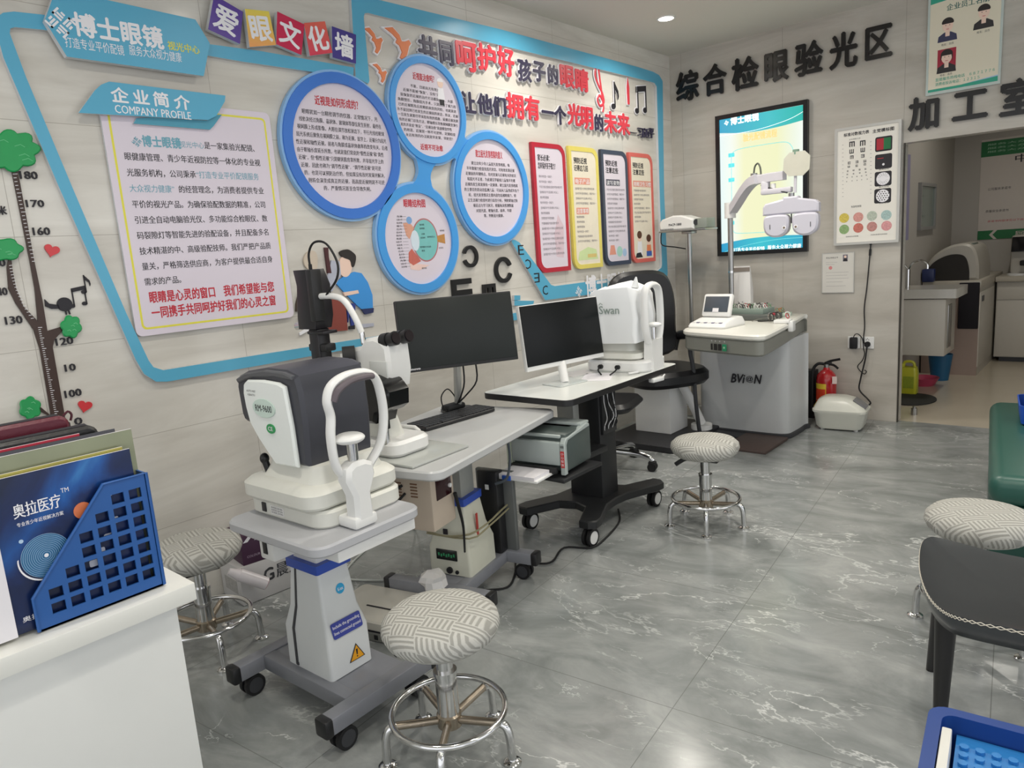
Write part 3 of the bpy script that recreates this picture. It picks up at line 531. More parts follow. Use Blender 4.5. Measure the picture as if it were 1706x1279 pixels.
def sm(px,py,fn,lb,k):
    a,b=LP(px,py); m=MB(Matrix.Scale(k,4)); fn(m,INK,.002,.015,0); solo(m,'note_decal',lb,'wall decoration',WM(a,b),'black note decals')
sm(130,495,n16,'small black beamed note decal above the round bird','' or .36); sm(141,474,n8,'small black single note decal highest above the round bird',.36)
# ---------- end wall (frame: x along, y height, z out) ----------
def BMX(a,b,off=0): return MBK@Matrix.Translation((a,b,off))
BLK=pm('black acrylic','181618',.22)
for s,x0,x1,z0,z1,mean in (('综',.062,.262,2.512,2.749,'synthesis'),('合',.298,.497,2.512,2.752,'combine'),('检',.537,.75,2.505,2.748,'inspect'),('眼',.786,.975,2.515,2.745,'eye'),('验',1.017,1.216,2.512,2.75,'test'),('光',1.259,1.448,2.512,2.757,'light'),('区',1.483,1.668,2.52,2.757,'zone'),('加',1.772,1.965,2.018,2.24,'add'),('工',2.024,2.229,2.025,2.245,'work'),('室',2.28,2.49,2.02,2.245,'room')):
    t=MB(); t.text(s,0,0,x1-x0,z1-z0,BLK,.006,.034,.016,res=4); solo(t,'wall_character','large raised black character meaning '+mean+(' above the lit screen and eye chart' if z0>2.4 else ' above the workshop opening'),'wall character',BMX(x0,z0),'large raised black characters',ang=30)
def Z4(x,y): return (1100+x/2.815,y/2.815)
def bloc(ps,a,b): return [(x-a,y-b) for x,y in [BP(*Z4(*p)) for p in ps]]
# lit screen
def emi(name,col,e=1.0): return pm(name,col,.4,var=0,emit=e)
a,b=.405,1.263; w,h=.713,1.088
t=thing('light_screen','tall lit poster screen in a black frame behind the optical arm','light box',BMX(a,b))
m=MB(); m.frame([(0,0),(w,0),(w,h),(0,h)],[(.032,.032),(w-.032,.032),(w-.032,h-.032),(.032,h-.032)],.002,.04,pm('black gloss frame','121214',.25)); part(m,'frame',t)
def glow(name,stops,ax,e):
    mt=bpy.data.materials.new(name); mt.use_nodes=True; nt=mt.node_tree; bs=nt.nodes['Principled BSDF']; tc=nt.nodes.new('ShaderNodeTexCoord'); s=nt.nodes.new('ShaderNodeSeparateXYZ'); nt.links.new(tc.outputs['Generated'],s.inputs[0])
    c=ramp(nt,s.outputs[ax],stops); bs.inputs['Base Color'].default_value=(.02,.02,.02,1); nt.links.new(c,bs.inputs['Emission Color']); bs.inputs['Emission Strength'].default_value=e; bs.inputs['Roughness'].default_value=.2; return mt
EL=.75
m=MB(); m.box((w/2,h/2,.02),(w-.06,h-.06,.016),glow('screen glow',[(0,'e8f8f6'),(.15,'f4faf0'),(.3,'f2f3c8'),(.7,'f0f2c4'),(.9,'eef6e4'),(1,'f4fbf4')],0,EL)); part(m,'screen',t)
CYG=glow('cyan glow',[(0,'3fb8e0'),(.6,'4cd4dc'),(1,'2cc8b8')],0,.62); CYD=glow('deep cyan glow',[(0,'28a8dc'),(.5,'38d2e2'),(1,'30b4d8')],0,.62); EW=emi('white glow','f4fcfa',.68); EO=emi('orange glow','f2b878',.65); EC=emi('cyan line glow','6fc6c8',.6); EC2=emi('cyan tag glow','55c4cc',.6)
def sp(ps): return [tuple(v[:2]) for v in spline([(*p,0) for p in ps],5)]
m=MB(); m.face(bloc([(279,566),(685,492)],a,b)+sp(bloc([(685,562),(560,596),(420,622),(282,626)],a,b)),.0285,CYG); m.tube([(*p,.029) for p in sp(bloc([(685,520),(600,565),(450,612),(282,640)],a,b))],.0018,EW,n=4); part(m,'header_band',t)
m=MB(); m.face(bloc([(292,1196),(683,1176),(683,1100)],a,b)+sp(bloc([(683,1100),(560,1104),(420,1118),(292,1144)],a,b))[1:],.0285,CYD); m.tube([(*p,.029) for p in sp(bloc([(683,1112),(540,1124),(400,1152),(296,1185)],a,b))],.0018,EC,n=4); part(m,'footer_band',t)
def btext(m,s,p0,p1,h,mat,z,a,b,bold=0.,em=None,res=2):
    (x0,y0),(x1,y1)=BP(*Z4(*p0)),BP(*Z4(*p1)); m.text(s,x0-a,y0-b,x1-x0,h,mat,z,bold,em=em,res=res)
m=MB(); x,y=BP(*Z4(318,578)); logo(m,x-a,y-b,.034,EW,.0292); btext(m,'博士眼镜',(336,590),(470,575),.062,EW,.0292,a,b,.04); part(m,'header_lettering',t)
m=MB(); btext(m,'验光配镜流程',(395,668),(555,655),.06,EO,.0292,a,b,.035); part(m,'title_lettering',t)
m=MB(); btext(m,'打造专业平价配镜',(350,1184),(497,1174),.038,EW,.0292,a,b,.02); btext(m,'服务大众视力健康',(510,1172),(668,1162),.038,EW,.0292,a,b,.02); part(m,'footer_lettering',t)
m=MB(); lp=[(*p,.0292) for p in sp(bloc([(630,715),(625,690),(600,668),(540,672),(400,695),(355,710),(341,730)],a,b))+bloc([(341,730),(343,1065)],a,b)+sp(bloc([(343,1065),(352,1085),(375,1093),(500,1088),(560,1083)],a,b))]; m.tube(lp,.0022,EC,n=4)
for y in (728,776,844,994,1045): (x,z)=bloc([(341,y)],a,b)[0]; m.prism(rrect(.05,.03,.005,2,x,z),.029,.0296,EC2)
part(m,'flow_diagram',t)
# eye chart light box
a,b=1.306,1.294; w,h=.431,.818; t=thing('eye_chart_box','white eye chart light box with rows of three legged letters and coloured discs','eye chart',BMX(a,b))
ALU=pm('silver frame','c9c8c4',.3,metal=.3)
m=MB(); m.frame(rrect(w,h,.006,2,w/2,h/2),rrect(w-.036,h-.036,.004,2,w/2,h/2),.002,.034,ALU); part(m,'frame',t)
m=MB(); m.box((w/2,h/2,.017),(w-.034,h-.034,.022),pm('chart face','efece4',.35,var=.01)); part(m,'chart_face',t)
ZF=.0285
m=MB(); btext(m,'标准对数视力表',(866,645),(985,627),.026,INK,ZF,a,b,.03); btext(m,'主觉模标图',(1000,627),(1103,610),.026,INK,ZF,a,b,.03); btext(m,'五米用视力表',(890,660),(945,652),.010,INK,ZF,a,b); btext(m,'色盲检查图',(900,975),(948,970),.016,INK,ZF,a,b,.01)
for k,y in enumerate((712,800,882,957)): btext(m,['红绿试标','蜂窝视标','散光试标','点群视标'][k],(1030,y),(1078,y-5),.012,INK,ZF,a,b)
btext(m,'请保持五米距离',(875,1113),(935,1109),.010,INK,ZF,a,b); btext(m,'红绿色盲请勿涂抹遮挡',(992,1104),(1070,1098),.010,INK,ZF,a,b); part(m,'chart_lettering',t)
m=MB()
def bigE(px,py,s,rot):
    x,y=bloc([(px,py)],a,b)[0]; q=s/5; P=[(0,0),(s,0),(s,q),(q,q),(q,2*q),(s,2*q),(s,3*q),(q,3*q),(q,4*q),(s,4*q),(s,s),(0,s)]
    m.face([(u-s/2,v-s/2) for u,v in P],0,INK,M=Matrix.Translation((x,y,ZF))@Matrix.Rotation(math.radians(rot),4,'Z'))
for px,py,s,r_ in ((905,677,.036,270),(955,672,.036,270),(903,711,.029,90),(955,704,.029,90),(904,738,.023,270),(955,732,.023,180),(892,765,.018,0),(928,760,.018,180),(965,756,.018,90),(890,782,.015,90),(927,778,.015,0),(965,772,.015,270),(885,803,.011,0),(912,799,.011,90),(940,796,.011,180),(968,793,.011,0),(883,818,.009,90),(912,815,.009,0),(941,811,.009,90),(969,808,.009,180),(882,833,.007,0),(905,830,.007,180),(928,828,.007,0),(950,825,.007,90),(972,822,.007,0),(880,852,.006,0),(905,848,.006,90),(928,846,.006,180),(950,843,.006,0),(976,840,.006,90)): bigE(px,py,s,r_)
for k in range(14):
    for px in (862,993): x,y=bloc([(px,682+k*18.5-(px-862)*.12)],a,b)[0]; m.face([(x-.005,y),(x+.005,y),(x+.005,y+.002),(x-.005,y+.002)],ZF,pm('grey print','7b7680',.6,var=0))
part(m,'optotype_rows',t)
GREENP=pm('green print','15703f',.5,var=0)
for k,(px,py) in enumerate(((1053,675),(1052,757),(1050,838),(1048,918))):
    x,y=bloc([(px,py)],a,b)[0]; m=MB(); m.face(rrect(.108,.098,.012,4,x,y),ZF,INK); q=ZF+.0004
    if k==0: m.face([(x-.045,y-.038),(x,y-.038),(x,y+.038),(x-.045,y+.038)],q,pm('deep red print','b01f33',.5,var=0)); m.face([(x,y-.038),(x+.045,y-.038),(x+.045,y+.038),(x,y+.038)],q,GREENP)
    if k==1: m.face([(x-.04,y+.02),(x+.0,y+.02),(x,y+.024),(x-.04,y+.024)],q,RED); m.face(circ(.008,14,x,y-.02),q,WPRINT)
    if k==2: m.face(circ(.043,26,x,y),q,WPRINT); [m.face([(x+.02*math.cos(A)-.001,y+.02*math.sin(A)),(x+.02*math.cos(A)+.001,y+.02*math.sin(A)),(x+.04*math.cos(A)+.001,y+.04*math.sin(A)),(x+.04*math.cos(A)-.001,y+.04*math.sin(A))],q+.0003,pm('grey print','7b7680',.6,var=0)) for A in [i*math.pi/8 for i in range(16)]]
    if k==3: m.face(circ(.043,26,x,y),q,WPRINT); [m.face(circ(.0042,8,x+(i-2)*.016+(j%2)*.008-.003,y+(j-2)*.014),q+.0003,INK) for i in range(5) for j in range(5) if (i-2)**2+(j-2)**2<6]
    part(m,'test_square',t)
for k,(px,py,c) in enumerate(((868,1022,'d8c25a'),(934,1018,'d89a92'),(998,1012,'b9c2b4'),(1065,1008,'a8c2c0'),(868,1075,'8fae78'),(934,1068,'c97468'),(998,1062,'c08a84'),(1066,1058,'e09a9c'))):
    x,y=bloc([(px,py)],a,b)[0]; mt=pm('colour disc print '+str(k),c,.55,var=.5,scale=110); m=MB(); m.face(circ(.034,24,x,y),ZF,mt); part(m,'colour_disc',t)
# certificate, staff board
a,b=1.216,.948; t=thing('certificate_sheet','framed certificate sheet with a tiny grey portrait below the eye chart box','certificate',BMX(a,b))
m=MB(); m.box((.113,.147,.004),(.227,.294,.006),pm('certificate paper','d9d6cf',.4,var=.01)); part(m,'sheet',t)
m=MB(); m.frame([(0,0),(.227,0),(.227,.294),(0,.294)],[(.005,.005),(.222,.005),(.222,.289),(.005,.289)],.002,.009,ALU); part(m,'rim',t)
m=MB(); m.face([(.148,.228),(.182,.228),(.182,.278),(.148,.278)],.0073,pm('grey print','7b7680',.6,var=0)); m.face(circ(.009,12,.165,.262),.0076,pm('face print','f2d3c2',.55,var=0)); m.face([(.15,.23),(.18,.23),(.175,.25),(.155,.25)],.0076,INK); part(m,'portrait_print',t)
m=MB(); m.text('职业资格证书',.03,.252,.085,.014,INK,.0073); [m.face([(.03,z),(.03+l,z),(.03+l,z+.0012),(.03,z+.0012)],.0073,pm('grey print','7b7680',.6,var=0)) for z,l in ((.225,.08),(.21,.06),(.15,.16),(.128,.15),(.106,.16),(.08,.12),(.05,.14))]; m.face(circ(.013,14,.062,.185),.0074,pm('seal print','d98a8a',.6,var=.4,scale=200)); part(m,'certificate_lettering',t)
a,b=1.872,2.232; w,h=.412,.63; t=thing('staff_board','clear acrylic staff list board with three portraits above the workshop opening','notice board',BMX(a,b))
m=MB(); m.box((w/2,h/2,.012),(w,h,.012),pm('clear acrylic edge','c4d0cc',.12)); part(m,'acrylic_holder',t)
m=MB(); m.face([(.014,.018),(w-.014,.018),(w-.014,h-.014),(.014,h-.014)],.0186,pm('cream sheet','e6dfca',.3,var=.01)); part(m,'sheet',t)
TEAL=pm('teal print','2fa389',.45,var=.1,scale=9); 
m=MB(); m.face([(.014,h-.014),(w-.014,h-.014),(w-.014,h-.05),(.2,h-.058),(.014,h-.075)],.019,TEAL); m.face([(.014,.018),(w-.014,.018),(w-.014,.048),(.2,.034),(.014,.034)],.019,TEAL); m.face([(.2,.034),(w-.014,.048),(w-.014,.055)],.0192,pm('pale blue print','a8c4e4',.55)); part(m,'coloured_bands',t)
m=MB(); m.text('企业员工名册',.105,h-.135,.235,.042,pm('teal ink','3f6f68',.5,var=0),.0192,.02); 
for x,z in ((.082,.29),(.275,.32),(.08,.105)): m.text('姓名：店员',x,z,.07,.015,INK,.0192)
m.text('监督服务热线电话　６８７１７７６',.055,.078,.33,.022,TEAL,.0192,.012); m.text('消费者投诉电话：１２３１５',.055,.05,.25,.022,TEAL,.0192,.012); part(m,'sheet_lettering',t)
HAIR=pm('black hair print','2a2422',.6); FLE=pm('face print','f2d3c2',.55,var=0)
for x,z,bgc,top in ((.115,.375,None,pm('navy shirt print','3a3c5c',.5)),(.31,.405,None,pm('dark coat print','2f2c2e',.5)),(.115,.185,pm('crimson photo print','a8243c',.5),pm('dark coat print','2f2c2e',.5))):
    m=MB()
    if bgc: m.face([(x-.052,z-.06),(x+.052,z-.06),(x+.052,z+.085),(x-.052,z+.085)],.0190,bgc)
    m.face([(x-.055,z-.06),(x+.055,z-.06),(x+.05,z-.025),(x+.018,z-.005),(x-.018,z-.005),(x-.05,z-.025)],.0193,top); m.face([(x-.012,z-.03),(x+.012,z-.03),(x+.012,z+.01),(x-.012,z+.01)],.0195,FLE); m.face(circ(.03,20,x,z+.035,ry=.04),.0197,FLE)
    m.face(circ(.034,20,x,z+.05,0,180,.032)+([(x-.034,z+.0),(x-.026,z+.045),(x+.026,z+.045),(x+.034,z-.0)] if bgc else [(x-.03,z+.045),(x+.03,z+.045)]),.0199,HAIR)
    for s in (-1,1): m.face(circ(.0035,8,x+s*.011,z+.036,ry=.002),.0201,INK)
    m.face([(x-.009,z+.014),(x+.009,z+.014),(x+.007,z+.011),(x-.007,z+.011)],.0201,RED); part(m,'portrait_print',t)
# sockets, cords
for x,lb in ((1.449,'white wall socket plate with the black power adapter'),(1.543,'white wall socket plate with the round black plug')):
    t=thing('wall_socket',lb,'socket',BMX(x,.58),'wall sockets'); m=MB(); m.prism(rrect(.086,.088,.006,3),.001,.010,WHITE,ch=.002); part(m,'plate',t)
    m=MB(); [m.box((dx,dz,.0102),(.003,.009,.001),INK) for dx,dz in ((-.008,.022),(.008,.022),(0,.03))]; part(m,'socket_slot',t)
m=MB(); m.box((0,0,.028),(.052,.085,.034),RUB,.008); m.tube([(0,.042,.03),(.012,.066,.03),(.035,.065,.03),(.062,.03,.03),(.068,-.04,.022),(.075,-.08,.02),(.06,-.13,.02),(.03,-.17,.02),(.04,-.2,.02),(.075,-.23,.02),(.09,-.21,.02),(.075,-.2,.02)],.0035,RUB,n=6,sub=5); solo(m,'power_adapter','black power adapter plugged into the wall with its looped thin cord','power adapter',BMX(1.452,.578))
m=MB(); m.tube([(0,.012,.014),(0,.0,.014)],.008,RUB,n=8); m.tube([(0,0,.012),(-.006,-.1,.014),(-.02,-.3,.014),(-.035,-.45,.014),(-.03,-.58,.016),(-.035,-.66,.016),(-.03,-.71,.02)],.0042,RUB,n=6,sub=5); m.tube([(-.002,-.03,.013),(-.004,-.075,.014)],.008,RUB); solo(m,'hanging_cable','thin black cord hanging from the eye chart box down to the socket','cable',BMX(1.553,1.285))
m=MB(); m.cyl((0,0,.0105),(0,0,.03),.02,RUB); m.tube([(0,0,.03),(0,-.03,.034),(-.012,-.12,.03),(-.04,-.26,.03),(-.045,-.34,.035),(.02,-.40,.06),(.05,-.42,.10),(.04,-.43,.14),(.02,-.435,.155)],.0058,RUB,n=7,sub=5); solo(m,'power_plug','round black plug with a thick cord running down to the white machine','plug',BMX(1.545,.57))
# fire extinguisher
t=thing('fire_extinguisher','red fire extinguisher with yellow label standing against the end wall','fire extinguisher',TR(1.285,5.54,0))
REDP=pm('red enamel','b3171f',.2,coat=.4); YLB=pm('yellow label','e9c83c',.45,var=.02)
m=MB(); m.lathe([(0.001,.0),(.062,.0),(.071,.012),(.071,.30),(.064,.345),(.04,.375),(.024,.385),(.02,.40),(.001,.40)],REDP); part(m,'cylinder',t)
def cyl_label(m,r,a0,a1,z0,z1,mt,n=14):
    m.rings([[(r*math.cos(math.radians(a0+(a1-a0)*i/n)),r*math.sin(math.radians(a0+(a1-a0)*i/n)),z) for i in range(n+1)] for z in (z0,z1)],mt,cap=False,closed=False)
m=MB(); cyl_label(m,.0716,205,285,.245,.285,YLB); cyl_label(m,.0716,205,285,.12,.245,pm('orange red label','d2401f',.45)); cyl_label(m,.0718,282,286,.10,.285,YLB); cyl_label(m,.0718,205,340,.155,.162,pm('tan label stripe','d9a08a',.5)); 
part(m,'label',t)
m=MB(); m.text('4',-.052,.085,.03,.06,YLB,.0735,.03,M=Matrix.Rotation(math.radians(-18),4,'Z')@Matrix.Rotation(math.radians(90),4,'X'),em=False); part(m,'label_number',t)
m=MB(); m.cyl((0,0,.395),(0,0,.425),.018,STEEL); m.box((.012,-.0,.432),(.05,.022,.02),BLACK,.004); m.tube([(-.01,0,.43),(.03,0,.45),(.10,-.01,.468)],.009,BLACK,ry=.5,sub=3); m.tube([(.0,0,.425),(.05,0,.42),(.085,-.005,.395)],.009,BLACK,ry=.5,sub=3); part(m,'valve_handle',t)
m=MB(); m.tube([(-.015,0,.425),(-.06,-.01,.425),(-.09,-.02,.38),(-.092,-.03,.28),(-.09,-.035,.12),(-.088,-.04,.06)],.011,RUB,sub=5,n=10); part(m,'hose',t)
m=MB(); m.box((.055,-.07,.315),(.032,.003,.055),pm('paper tag','e8d2cc',.6),M=Matrix.Rotation(math.radians(18),4,'Z')); part(m,'tag',t)
m=MB(); m.box((1.125,5.575,.185),(.15,.10,.37),pm('black box fabric','17171a',.6),.004); solo(m,'black_bin','narrow black bin standing between the optical desk and the extinguisher','bin')
# white machine on floor
t=thing('cleaning_machine','rounded white plastic machine with grey control panel on the floor','machine',TR(1.455,5.33,0,6))
CW=pm('cream plastic','dcdcd2',.3,var=.02)
def sect(w,d,r,z): return [(x,y,z) for x,y in rrect(w,d,r,6)]
m=MB(); m.rings([sect(.28,.20,.05,.012),sect(.31,.22,.055,.03),sect(.34,.24,.06,.12),sect(.36,.26,.06,.135),sect(.36,.26,.06,.15)],CW); part(m,'base',t)
m=MB(); m.rings([[(x,y,.15) for x,y in rrect(.35,.25,.06,6)],[(x,y,.17) for x,y in rrect(.335,.235,.06,6)],[(x-.02,y,.215) for x,y in rrect(.25,.20,.06,6)],[(x-.03,y,.235) for x,y in rrect(.16,.14,.05,6)],[(x-.03,y,.24) for x,y in rrect(.06,.06,.02,6)]],CW); part(m,'lid',t)
m=MB(); m.box((0,0,0),(.10,.12,.012),pm('grey panel','77777a',.35),.004,M=Matrix.Translation((.132,-.02,.196))@Matrix.Rotation(math.radians(36),4,'Y')); part(m,'control_panel',t)
for x in (-.11,.11):
    for y in (-.07,.07): m=MB(); m.cyl((x,y,0),(x,y,.014),.014,WHITE,n=10); part(m,'foot',t)
# ---------- workshop beyond the opening ----------
CABW=pm('cabinet white','c9c4ba',.4,var=.02); CABP=pm('cabinet side','a38f84',.5,var=.03); WT=pm('worktop','bdb6a8',.35)
t=thing('corner_cabinet','low cabinet along the workshop side with pinkish end panel','cabinet',TR(1.712,8.3,0)); 
m=MB(); m.box((0,.03,.40),(.45,1.3,.80),CABW); m.box((0,-.62,.40),(.452,.015,.80),CABP); part(m,'body',t)
m=MB(); m.box((.228,-.22,.42),(.012,.8,.68),CABW,.003); d=part(m,'door',t); m=MB(); m.box((.236,-.5,.70),(.008,.10,.05),DGREY); part(m,'handle',d); m=MB(); m.box((0,.03,.835),(.47,1.31,.07),WT,.006); part(m,'worktop',t)
t=thing('base_cabinet','white drawer cabinet along the back of the workshop','cabinet',TR(2.75,8.735,0)); m=MB(); m.box((0,.02,.42),(1.58,.47,.74),CABW); m.box((0,.03,.03),(1.5,.4,.06),DGREY); part(m,'body',t)
for k in range(3): 
    x=-.53+k*.52; m=MB(); m.box((x,-.222,.70),(.51,.012,.16),CABW,.003); part(m,'drawer',t); m=MB(); m.box((x,-.222,.335),(.51,.012,.55),CABW,.003); part(m,'door',t)
m=MB(); m.box((0,.0,.82),(1.60,.52,.05),WT,.006); part(m,'worktop',t)
t=thing('lens_edger','large grey domed grinding machine on the corner cabinet','machine',TR(1.70,8.15,.87)); GM=pm('grey machine shell','b9b4aa',.4,var=.03)
m=MB(); P=[(-.22,.0),(-.22,.12),(-.15,.24),(-.02,.32),(.10,.33),(.17,.28),(.205,.14),(.21,0)]; Q=[tuple(v[:2]) for v in spline([(*p,0) for p in P],5)]
R=Matrix(((1,0,0,0),(0,0,1,0),(0,1,0,0),(0,0,0,1))); m.prism(Q,-.38,.30,GM,ch=.02,M=R); part(m,'shell',t)
m=MB(); Q2=[(x*.8-.03,y*.72) for x,y in Q]; m.prism(Q2,-.40,-.375,pm('dark cavity','26221f',.7),M=R); part(m,'opening',t); m=MB(); m.box((.13,-.12,.30),(.02,.26,.06),pm('teal grey inlay','6f7a74',.3),.008,M=Matrix.Rotation(math.radians(0),4,'Y')); part(m,'window_inlay',t)
m=MB(); m.box((0,0,.0),(.16,.02,.42),pm('dark towel','1f1c22',.9,bump=.4),.008); solo(m,'hanging_towel','dark towel hanging on the end panel of the corner cabinet','towel',TR(1.86,7.655,.645))
m=MB(); m.box((0,0,.06),(.10,.08,.12),pm('navy tub','2a3560',.4),.01); solo(m,'navy_tub','small navy tub on the worktop behind the basin tap','container',TR(1.53,7.66,.87))
t=thing('lensmeter','grey lens meter with a tilted dark screen on the workshop worktop','machine',TR(2.12,8.66,.845)); m=MB(); m.lathe([(.001,0),(.10,0),(.10,.015),(.09,.02),(.001,.02)],WHITE); part(m,'base',t)
m=MB(); m.box((.02,.06,.2),(.20,.12,.38),GM,.03); part(m,'body',t); m=MB(); m.box((0,0,0),(.20,.012,.15),pm('dark screen','1a191c',.15),.005,M=Matrix.Translation((.03,-.02,.30))@Matrix.Rotation(math.radians(-20),4,'X')); part(m,'screen',t); m=MB(); m.box((.06,-.05,.12),(.10,.10,.05),BLACK,.01); part(m,'stage',t)
# basin
t=thing('wash_basin','wall hung white wash basin cabinet with metal trimmed side in the workshop','wash basin',TR(1.66,6.95,0)); m=MB(); m.box((0,0,.555),(.36,.42,.47),CABW,.004); part(m,'cabinet_body',t)
m=MB(); m.prism(rrect(.46,.5,.02,3,.03,0),.80,.875,pm('ceramic','c9c6be',.2)); [None]; part(m,'basin_top',t); m=MB(); m.box((.183,-.05,.555),(.008,.14,.36),STEEL,.003); part(m,'side_strip',t)
t=thing('basin_tap','chrome swan neck tap on the wash basin','tap',TR(1.53,6.86,.875)); m=MB(); m.cyl((0,0,0),(0,0,.16),.018,CHROME); part(m,'body',t); m=MB(); m.tube([(0,0,.15),(.03,0,.21),(.09,0,.23),(.14,0,.20),(.145,0,.16)],.011,CHROME,sub=4); part(m,'spout',t); m=MB(); m.tube([(0,0,.16),(-.03,0,.20),(-.04,0,.21)],.008,CHROME); part(m,'lever',t)
t=thing('detergent_jug','yellow green detergent jug on the workshop floor under the basin','jug',TR(1.60,6.66,0)); JG=pm('yellow green plastic','b6b52c',.35)
m=MB(); m.rings([sect(.13,.09,.02,0),sect(.14,.10,.025,.02),sect(.14,.10,.025,.19),sect(.12,.08,.02,.235)],JG); part(m,'body',t); m=MB(); m.tube([(-.04,0,.232),(-.03,0,.275),(.03,0,.275),(.045,0,.232)],.012,JG,sub=3); part(m,'handle',t); m=MB(); m.box((.01,-.0515,.11),(.08,.002,.10),pm('jug label','8d9a26',.5,var=.3,scale=60)); part(m,'label',t); m=MB(); m.cyl((-.045,0,.232),(-.045,0,.262),.018,JG); part(m,'cap',t)
m=MB(); m.rings([[(x,y,0) for x,y in circ(.07,20,ry=.06)],[(x,y,.24) for x,y in circ(.10,20,ry=.08)],[(x,y,.24) for x,y in circ(.093,20,ry=.073)],[(x,y,.02) for x,y in circ(.065,20,ry=.055)]],pm('blue bucket plastic','1f5f86',.4)); solo(m,'blue_bucket','dark blue bucket on the workshop floor beneath the basin','bucket',TR(1.70,7.38,0))
m=MB(); m.rings([[(x,y,0) for x,y in circ(.09,20)],[(x,y,.07) for x,y in circ(.13,20)],[(x,y,.07) for x,y in circ(.12,20)],[(x,y,.015) for x,y in circ(.08,20)]],pm('pink basin plastic','b0405c',.4)); solo(m,'pink_bowl','pink plastic bowl on the workshop floor beside the detergent jug','bowl',TR(1.62,7.1,0))
m=MB(); m.prism(circ(.18,36,ry=.23),.001,.012,pm('dark mat rubber','2b2c2a',.8,bump=.3),ch=.003); solo(m,'floor_mat','dark oval mat on the workshop floor near the opening','mat',TR(1.67,6.44,0))
m=MB(); m.cyl((0,0,0),(0,0,.05),.022,STEEL,n=14); m.cyl((0,0,.05),(0,0,.065),.012,STEEL,n=12); solo(m,'door_stop','small steel door stop on the floor at the workshop opening','door stop',TR(1.80,5.93,0))
# workshop posters, mirror, hanging cloth
PW=Matrix(((1,0,0,0),(0,0,-1,YI),(0,1,0,0),(0,0,0,1))); PG=pm('green poster print','1c6e3c',.5,var=.05); PP=pm('poster paper','cfc6bd',.5,var=.02)
t=thing('wall_poster','large white poster with green head band on the workshop back wall','poster',PW@Matrix.Translation((1.71,1.2,0))); m=MB(); m.box((.60,.50,.004),(1.2,1.0,.006),PP); part(m,'sheet',t); m=MB(); m.box((.60,.905,.0078),(1.2,.15,.001),PG); part(m,'head_band',t)
m=MB(); m.box((.60,.045,.0078),(1.2,.09,.001),PG); part(m,'foot_band',t)
m=MB(); m.text('中国质量认证',.28,.74,.75,.085,INK,.0078,.02); m.text('公司服务承诺书',.07,.49,.2,.03,INK,.0078); m.text('质量安全承诺书',.06,.27,.2,.028,INK,.0078); m.text('承诺书内容详见以下说明条款',.08,.17,.4,.024,RED,.0078); m.text('营业执照公示信息',.4,.5,.25,.03,INK,.0078); m.text('地址电话公示',.4,.27,.25,.028,INK,.0078); part(m,'poster_lettering',t)
m=MB(); [m.text('服务大众健康视力打造专业',.05,.865+.035*k,1.0,.022,pm('pale green print','9cc4a4',.5,var=0),.0086) for k in range(3)]; m.prism([(.10,.045),(.14,.09),(.17,.09),(.13,.045),(.17,.0),(.14,.0)],.0083,.0086,PP); m.text('顾客服务',.32,.012,.4,.06,PP,.0086,.02); part(m,'pale_lettering',t)
t=thing('wall_mirror','framed mirror panel on the workshop side wall above the basin','mirror',Matrix(((0,0,1,1.47),(1,0,0,7.42),(0,1,0,1.35),(0,0,0,1)))); m=MB(); m.frame([(0,0),(.63,0),(.63,.42),(0,.42)],[(.03,.03),(.6,.03),(.6,.39),(.03,.39)],.001,.03,pm('mirror frame','8b8a88',.4)); part(m,'frame',t); m=MB(); m.box((.315,.21,.01),(.58,.37,.012),pm('mirror glass','8fa39c',.08,metal=.6)); part(m,'glass',t)
m=MB(); rs=[[( .012*math.sin(i*1.3)*.6+.0,y,z) for i,y in enumerate([k*.035 for k in range(8)])] for z in (0,.3,.7)]; 
m.rings([[(x+.02,y,z) for x,y,z in r_]+[(x+.026,y,z) for x,y,z in r_[::-1]] for r_ in rs],pm('lilac cloth','8f8aa6',.8)); solo(m,'hanging_cloth','pale lilac cloth hanging just inside the workshop opening','cloth',TR(1.475,6.72,1.28))
